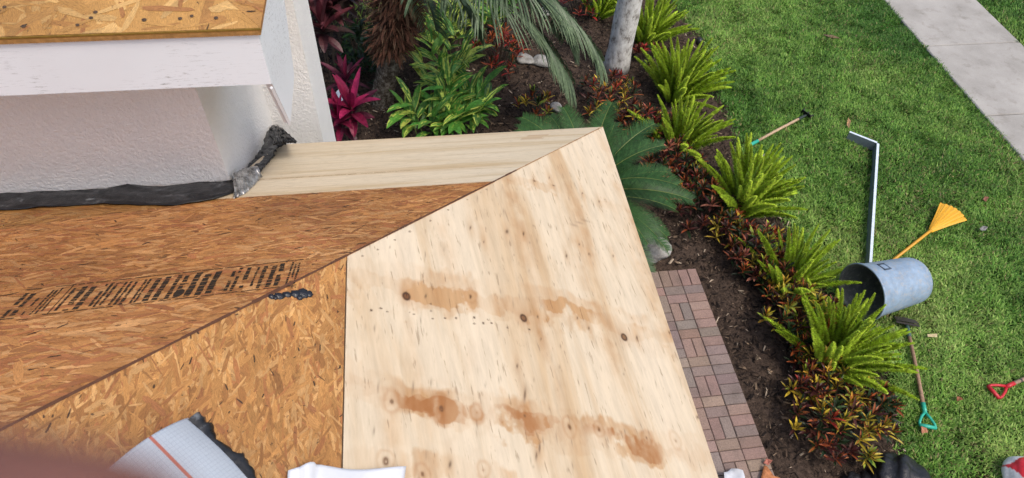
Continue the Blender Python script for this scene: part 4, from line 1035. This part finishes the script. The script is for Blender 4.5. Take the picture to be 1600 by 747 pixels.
# bent L of white metal trim standing on edge
ga, gb, gc = G(1327, 207, .13), G(1370, 224, .13), G(1357, 428, .13)
gt = thing("metal_trim", Matrix.Translation((gb.x, gb.y, 0)), "long white L-bent strip of metal edging lying on the grass behind the trash can", "metal edging")
def channel(mb, p, q, out):
    """angle section from p to q: a web standing on edge and a narrow top flange"""
    p, q = Vector((p.x-gb.x, p.y-gb.y, 0)), Vector((q.x-gb.x, q.y-gb.y, 0)); o = Vector(out); t = .003; z0, z1 = .005, .13
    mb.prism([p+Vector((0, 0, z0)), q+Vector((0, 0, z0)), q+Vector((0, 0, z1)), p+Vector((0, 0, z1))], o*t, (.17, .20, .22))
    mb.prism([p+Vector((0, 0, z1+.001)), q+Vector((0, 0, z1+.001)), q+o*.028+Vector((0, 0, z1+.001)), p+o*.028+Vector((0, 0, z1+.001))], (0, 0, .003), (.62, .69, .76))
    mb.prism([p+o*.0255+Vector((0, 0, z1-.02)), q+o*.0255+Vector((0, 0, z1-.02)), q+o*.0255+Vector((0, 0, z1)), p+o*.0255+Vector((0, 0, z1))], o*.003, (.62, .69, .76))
d1 = (gc-gb); d1.z = 0; d1.normalize(); o1 = Vector((-d1.y, d1.x, 0)); d2 = (ga-gb); d2.z = 0; d2.normalize(); o2 = Vector((d2.y, -d2.x, 0))
if o1.x < 0: o1 = -o1
if o2.y < 0: o2 = -o2
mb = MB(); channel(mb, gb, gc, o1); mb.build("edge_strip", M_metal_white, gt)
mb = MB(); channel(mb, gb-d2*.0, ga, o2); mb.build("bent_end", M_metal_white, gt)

# yellow fan rake
ya, yb = G(1382, 417, .06), G(1452, 362, .06); yt = G(1489, 332, .05)
fd = (yt-yb); fd.z = 0
rk = thing("fan_rake", basis(yb, fd), "bright yellow plastic fan rake lying half behind the trash can", "rake")
Mi = rk.matrix_world.inverted()
mb = MB(); mb.tube([Mi @ (ya+(ya-yb)*.4), Mi @ yb, (.03, 0, .0)], [.016, .016, .02], 12, (.62, .30, .018)); mb.build("handle", M_plastic, rk, True)
mb = MB(); nt = 13; LF = fd.length*1.04; HW = .165
for i in range(nt):
    f0, f1 = (i/nt*2-1), ((i+1)/nt*2-1); m_ = (f0+f1)/2; z = lambda x, f: .012+.035*math.sin(min(1, x/LF)*2.2)-.02*f*f
    Lx = LF*(1-.10*m_*m_)
    a0, a1 = .022*f0, .022*f1; rows = []
    for k in range(5):
        t = k/4; x = .02+(Lx-.02)*t; rows.append((Vector((x, (a0/ HW+(f0*1-a0/HW)*t)*HW, z(x, f0))), Vector((x, (a1/HW+(f1-a1/HW)*t)*HW, z(x, f1)-(.008 if i % 2 else -.004)*t))))
    for k in range(4):
        (p, q), (p2_, q2) = rows[k], rows[k+1]; mb.prism([p, q, q2, p2_], (0, 0, -.005), (.80, .42, .025) if i % 2 else (.72, .36, .02))
    p, q = rows[-1]; mb.prism([p, q, (p+q)/2+Vector((.02, 0, -.012))], (0, 0, -.005), (.66, .33, .02))
mb.build("fan_head", M_plastic, rk)

def d_grip(mb, x0, L, w_, rad, col):
    """open D-handle lying in the xy plane: fork arms from x0 and a cross grip at x0+L"""
    mb.tube([(x0-.10, 0, 0), (x0, 0, 0)], [.021, .019], 10, col)
    for s_ in (-1, 1): mb.tube([(x0-.005, .004*s_, 0), (x0+L*.35, w_*.30*s_, 0), (x0+L*.75, w_*.48*s_, 0), (x0+L, w_*.5*s_, 0)], [rad*1.1, rad, rad, rad], 8, col)
    mb.tube([(x0+L, -w_*.53, 0), (x0+L, 0, 0), (x0+L, w_*.53, 0)], [rad*1.25, rad*1.5, rad*1.25], 10, col)
TEAL, WOODC, RUST = (.03, .38, .27), (.30, .185, .12), (.045, .04, .036)
# spade with a teal D-handle
sa, sb_ = G(1417, 508, .05), G(1450, 668, .05)
spd = thing("garden_spade", basis(sa, sb_-sa), "old edging spade with a teal D-handle and wooden shaft lying on the grass", "spade")
Ls = (sb_-sa).length
mb = MB(); mb.tube([(.08, 0, 0), (Ls*.5, .003, .002), (Ls-.19, 0, 0)], [.018, .017, .018], 10, WOODC); mb.build("shaft", M_wood, spd, True)
mb = MB(); d_grip(mb, Ls-.14, .13, .135, .012, TEAL); mb.build("handle", M_plastic, spd, True)
mb = MB(); mb.tube([(-.005, 0, 0), (.14, 0, 0)], [.02, .021], 10, (.05, .10, .08)); mb.build("ferrule", M_generic, spd, True)
mb = MB(); r = random.Random(2)
top_ = [(-.015, y, .02+.015*math.cos(y*9)) for y in (-.105, -.05, 0, .05, .105)]; bot = [(-.085-.02*math.cos(y*11), y*1.02, -.015) for y in (-.105, -.05, 0, .05, .105)]
for i in range(4): mb.prism([top_[i], top_[i+1], bot[i+1], bot[i]], (0, 0, -.005), RUST)
mb.prism([(-.018, -.11, .018), (-.018, .11, .018), (.010, .11, .024), (.010, -.11, .024)], (0, 0, -.006), RUST); mb.build("blade", M_wood, spd)
# hoe with a wooden handle and green grip
ha, hb = G(1257, 181, .05), G(1171, 227, .05)
hoe = thing("garden_hoe", basis(ha, hb-ha), "short wooden garden hoe with a green grip lying on the grass above the ferns", "hoe")
Lh = (hb-ha).length
mb = MB(); mb.tube([(.06, 0, 0), (Lh*.5, -.004, 0), (Lh-.14, 0, 0)], [.016, .017, .018], 10, (.46, .33, .21)); mb.build("shaft", M_wood, hoe, True)
mb = MB(); mb.tube([(Lh-.15, 0, 0), (Lh-.02, 0, 0), (Lh, 0, 0)], [.021, .022, .016], 10, TEAL); mb.build("grip", M_plastic, hoe, True)
mb = MB(); mb.tube([(.12, 0, 0), (.02, 0, .0), (-.03, .01, .01)], [.019, .018, .012], 8, (.03, .045, .04))
mb.prism([(-.045, -.085, -.03), (-.045, .075, -.03), (-.015, .06, .05), (-.015, -.07, .05)], (-.006, 0, 0), (.02, .022, .022))
for s_ in (-.06, 0, .055): mb.tube([(-.03, s_, .01), (-.075, s_*1.25, .03), (-.10, s_*1.35, -.01)], [.010, .008, .004], 6, (.02, .022, .022))
mb.build("head", M_wood, hoe)
# shovel handle with a red D-grip at the right edge
da, db = G(1568, 606, .05), G(1660, 566, .05)
sh = thing("garden_shovel", basis(db, da-db), "wooden shovel shaft with a red D-grip reaching in from the right edge", "shovel")
Ld = (da-db).length
mb = MB(); mb.tube([(-.75, 0, 0), (0, 0, 0), (Ld-.07, 0, 0)], [.019, .018, .018], 10, (.40, .27, .18)); mb.tube([(Ld-.22, 0, 0), (Ld-.205, 0, 0)], [.0195, .0195], 10, (.04, .04, .04)); mb.build("shaft", M_wood, sh, True)
mb = MB(); d_grip(mb, Ld-.03, .155, .13, .013, (.50, .018, .028)); mb.build("grip", M_plastic, sh, True)
mb = MB(); mb.prism([(-.72, -.03, .02), (-.78, -.11, .02), (-1.0, -.105, .0), (-1.09, 0, -.02), (-1.0, .105, .0), (-.78, .11, .02), (-.72, .03, .02)], (0, 0, -.005), RUST); mb.build("blade", M_wood, sh)

# crumpled black bag
def lump(name, c, size, mat, seed, rz=0, parent=None, crease=.10, amp=.12, flat=.35, colf=None, sub=5):
    r = random.Random(seed); bm = bmesh.new(); bmesh.ops.create_icosphere(bm, subdivisions=sub, radius=1)
    fold = [(Vector((r.gauss(0, 1), r.gauss(0, 1), r.gauss(0, .7))).normalized(), r.uniform(4, 11), r.uniform(0, 6.28), r.uniform(.3, 1)) for _ in range(9)]
    me = bpy.data.meshes.new(name); cols = []
    for v_ in bm.verts:
        d = v_.co.normalized(); k = 1
        for q, f, ph, a in fold: k += amp*a*.35*math.sin(f*d.dot(q)+ph)-crease*a*.25*(1-abs(math.sin(f*.5*d.dot(q)+ph)))**4
        z = d.z*k; z = z if z > 0 else z*flat
        cols.append(colf(d) if colf else (.012, .012, .014)); v_.co = Vector((d.x*k*size[0], d.y*k*size[1], z*size[2]))
    bm.to_mesh(me); bm.free(); ca = me.color_attributes.new("col", 'FLOAT_COLOR', 'POINT'); ca.data.foreach_set("color", np.array([(*c_, 1) for c_ in cols], np.float32).ravel())
    me.materials.append(mat); me.polygons.foreach_set("use_smooth", [True]*len(me.polygons)); o = link(name, me, parent); o.location = c; o.rotation_euler = (0, 0, rz); return o
M_bag = attr_mat("thin_black_plastic", .38, .5, 20, .3, .01)
bc = at(1384, 752, .05); bag = plant_root("black_bag", (bc[0], bc[1], 0), "crumpled black plastic bag on the lawn edge at the bottom of the picture", "bag")
lump("bag_body", (.10, -.02, .06), (.25, .25, .17), M_bag, 3, .3, bag, .16, .10)
lump("bag_neck", (-.19, -.02, .03), (.17, .15, .08), M_bag, 8, -.3, bag, .22, .2)
rc = at(1606, 756, .05)
def redwhite(d): return (.55, .02, .03) if (d.x > -.62 and d.y < .80) else (.62, .62, .64)
lp = lump("plastic_sack", (rc[0], rc[1], .07), (.20, .23, .16), M_plastic, 12, .2, None, .1, .06, .4, redwhite)
tag(lp, "white plastic sack with a red print in the bottom right corner", "sack")
# scraps
def scrap(name, pts, z, mat, col, label, cat, thick=.003, curl=.02, seed=1, group=None):
    r = random.Random(seed); P = [at(u, v, z) for u, v in pts]; c = sum(np.array(p) for p in P)/len(P); mb = MB(); n = len(P); tt = r.uniform(0, 6)
    ring = [Vector(p-c)+Vector((0, 0, curl*(r.random()+.2))) for p in P]; mid = [Vector(p-c)*.5+Vector((0, 0, curl*r.uniform(-.1, .5))) for p in P]
    mb.add(ring+mid+[Vector((0, 0, curl*.1))], [(i, (i+1) % n, n+(i+1) % n, n+i) for i in range(n)]+[(n+i, n+(i+1) % n, 2*n) for i in range(n)], col)
    o = mb.build(name, mat, None, True); o.location = c; md = o.modifiers.new("thickness", 'SOLIDIFY'); md.thickness = thick; return tag(o, label, cat, group)
scrap("film_scrap", [(1128, 742), (1136, 738), (1142, 733), (1150, 736), (1158, 738), (1161, 746), (1164, 758), (1150, 764), (1130, 760)], .06, M_paper, (.8, .8, .8), "torn scrap of white film on the brick path at the bottom edge", "scrap", .002, .05, 2)
scrap("wood_scrap", [(1193, 728), (1198, 730), (1208, 744), (1218, 748), (1216, 760), (1192, 762), (1188, 748)], .05, M_wood, (.40, .155, .06), "rusty orange scrap of wood beside the brick path", "scrap", .012, .01, 3)
LEAFS = [((1324, 186), (1328, 192), (1325, 204), (1322, 196), .03, (.40, .24, .12), "tan dry leaf on the grass above the white metal edging"),
 ((1437, 668), (1446, 671), (1448, 677), (1439, 678), .035, (.42, .18, .10), "reddish dry leaf beside the teal spade handle"),
 ((1266, 388), (1272, 392), (1270, 402), (1264, 396), .04, (.38, .19, .10), "rust coloured dead leaf at the lawn edge left of the trash can"),
 ((1536, 310), (1543, 311), (1540, 316), (1534, 314), .04, (.22, .09, .06), "small brown leaf on the grass between rake and sidewalk"),
 ((1492, 622), (1500, 621), (1502, 627), (1494, 628), .04, (.30, .12, .06), "small red brown leaf on the grass left of the red grip"),
 ((1446, 525), (1462, 524), (1463, 528), (1447, 529), .03, (.52, .44, .26), "straw coloured twig on the grass right of the spade shaft"),
 ((1284, 55), (1298, 60), (1312, 62), (1300, 55), .03, (.16, .10, .06), "brown dry leaf on the grass near the top by the sidewalk"),
 ((1196, 718), (1205, 722), (1200, 728), (1192, 724), .05, (.40, .14, .10), "pink brown leaf in the mulch beside the path"),
 ((1310, 705), (1318, 712), (1326, 716), (1316, 718), .06, (.45, .16, .06), "orange fallen leaf below the largest croton")]
for i, (a, b_, c, d, z, col, lb) in enumerate(LEAFS): scrap("fallen_leaf", [a, b_, c, d], z, M_wood, col, lb, "leaf", .0015, .03, 20+i, "fallen leaves on the ground")
scrap("white_fluff", [(1529, 358), (1536, 354), (1541, 358), (1538, 362), (1531, 363)], .05, M_rock, (.5, .5, .5), "tiny white scrap on the grass right of the yellow rake", "scrap", .004, .03, 41)
scrap("film_scrap", [(1186, 247), (1194, 243), (1201, 246), (1195, 249)], .06, M_rock, (.5, .5, .5), "pale scrap at the lawn edge beside the hoe's green grip", "scrap", .003, .03, 44)
# garden light at the lawn edge
lc = at(1087, 84, 0); gl = plant_root("path_light", lc, "small black plastic fixture at the lawn edge behind the top ferns", "garden light")
mb = MB(); mb.tube([(0, 0, -.02), (0, 0, .16)], [.012, .012], 8, (.012, .012, .013)); mb.build("stake", M_plastic, gl)
mb = MB(); mb.tube([(0, 0, .15), (0, 0, .17), (.0, 0, .23), (0, 0, .25)], [.03, .05, .045, .02], 14, (.014, .014, .015)); mb.build("lamp_head", M_plastic, gl, True)
# grey blue paper-like piece near the ti plants, held on a short post
cl_ = [at(u, v, .35) for u, v in ((515, 158), (530, 142), (545, 138), (553, 144), (540, 152), (522, 172))]
mb = MB(); c = sum(cl_)/6; mb.prism([Vector(p-c)+Vector((0, 0, .03*(i % 2))) for i, p in enumerate(cl_)], (0, 0, -.006), (.36, .42, .52)); mb.tube([(0, 0, -.37), (0, 0, -.01)], .012, 8, (.3, .26, .2))
o = mb.build("grey_paper", M_generic); o.location = c; tag(o, "blue grey flat marker on a short post beside the white wall among ti plants", "paper")

# ---------------------------------------------------------------- the photographer's hand, its fingertip at the lens
def make_skin():
    t = NT("skin"); c = t.ramp(t.noise(t.obj(), 90, 4), [(.35, (.19, .080, .062)), (.65, (.24, .105, .082))]); t.col(c, .5, .35)
    t.b.inputs["Subsurface Weight"].default_value = .15; t.b.inputs["Subsurface Radius"].default_value = (.006, .002, .001); t.bump(t.noise(t.obj(), 900, 2), .0002); return t.m
M_skin = make_skin()
def cs(x, y, z): return Vector(CAM+RIGHT*x+UP*y-FWD*z)
hv = [((-.125, -.075, .045), .026), ((-.155, -.105, .075), .024), ((-.24, -.20, .15), .036), ((-.33, -.31, .24), .042)]
he = [(0, 1), (1, 2), (2, 3)]
def finger(pts, rad, root=0):
    prev = root
    for p, r_ in zip(pts, rad): hv.append((p, r_)); he.append((prev, len(hv)-1)); prev = len(hv)-1
finger([(-.104, -.040, .004), (-.070, -.0165, -.030), (-.044, -.0166, -.036), (-.0225, -.0184, -.0355), (-.0165, -.0196, -.0353)], [.0125, .0094, .0088, .0084, .0066])
finger([(-.108, -.058, .000), (-.078, -.052, -.040), (-.052, -.052, -.046), (-.034, -.053, -.042)], [.0125, .0095, .0086, .0066])
finger([(-.116, -.076, .002), (-.090, -.074, -.036), (-.066, -.074, -.042), (-.050, -.075, -.038)], [.012, .009, .0082, .0063])
finger([(-.126, -.093, .010), (-.106, -.096, -.022), (-.088, -.097, -.028), (-.076, -.098, -.025)], [.011, .008, .0072, .0056])
finger([(-.105, -.055, .058), (-.078, -.035, .062), (-.054, -.028, .050)], [.014, .0105, .0075])
hroot = cs(*hv[0][0])
me = bpy.data.meshes.new("person"); me.from_pydata([tuple(cs(*p)-hroot) for p, _ in hv], he, []); me.materials.append(M_skin)
hand = link("person", me); hand.location = hroot
md = hand.modifiers.new("skin", 'SKIN'); md.use_smooth_shade = True
for i, (_, r_) in enumerate(hv):
    me.skin_vertices[0].data[i].radius = (r_, r_); me.skin_vertices[0].data[i].use_root = (i == 0)
md = hand.modifiers.new("smooth", 'SUBSURF'); md.levels = 2; md.render_levels = 2
tag(hand, "blurred fingertip of the photographer's hand in the bottom left corner", "person")
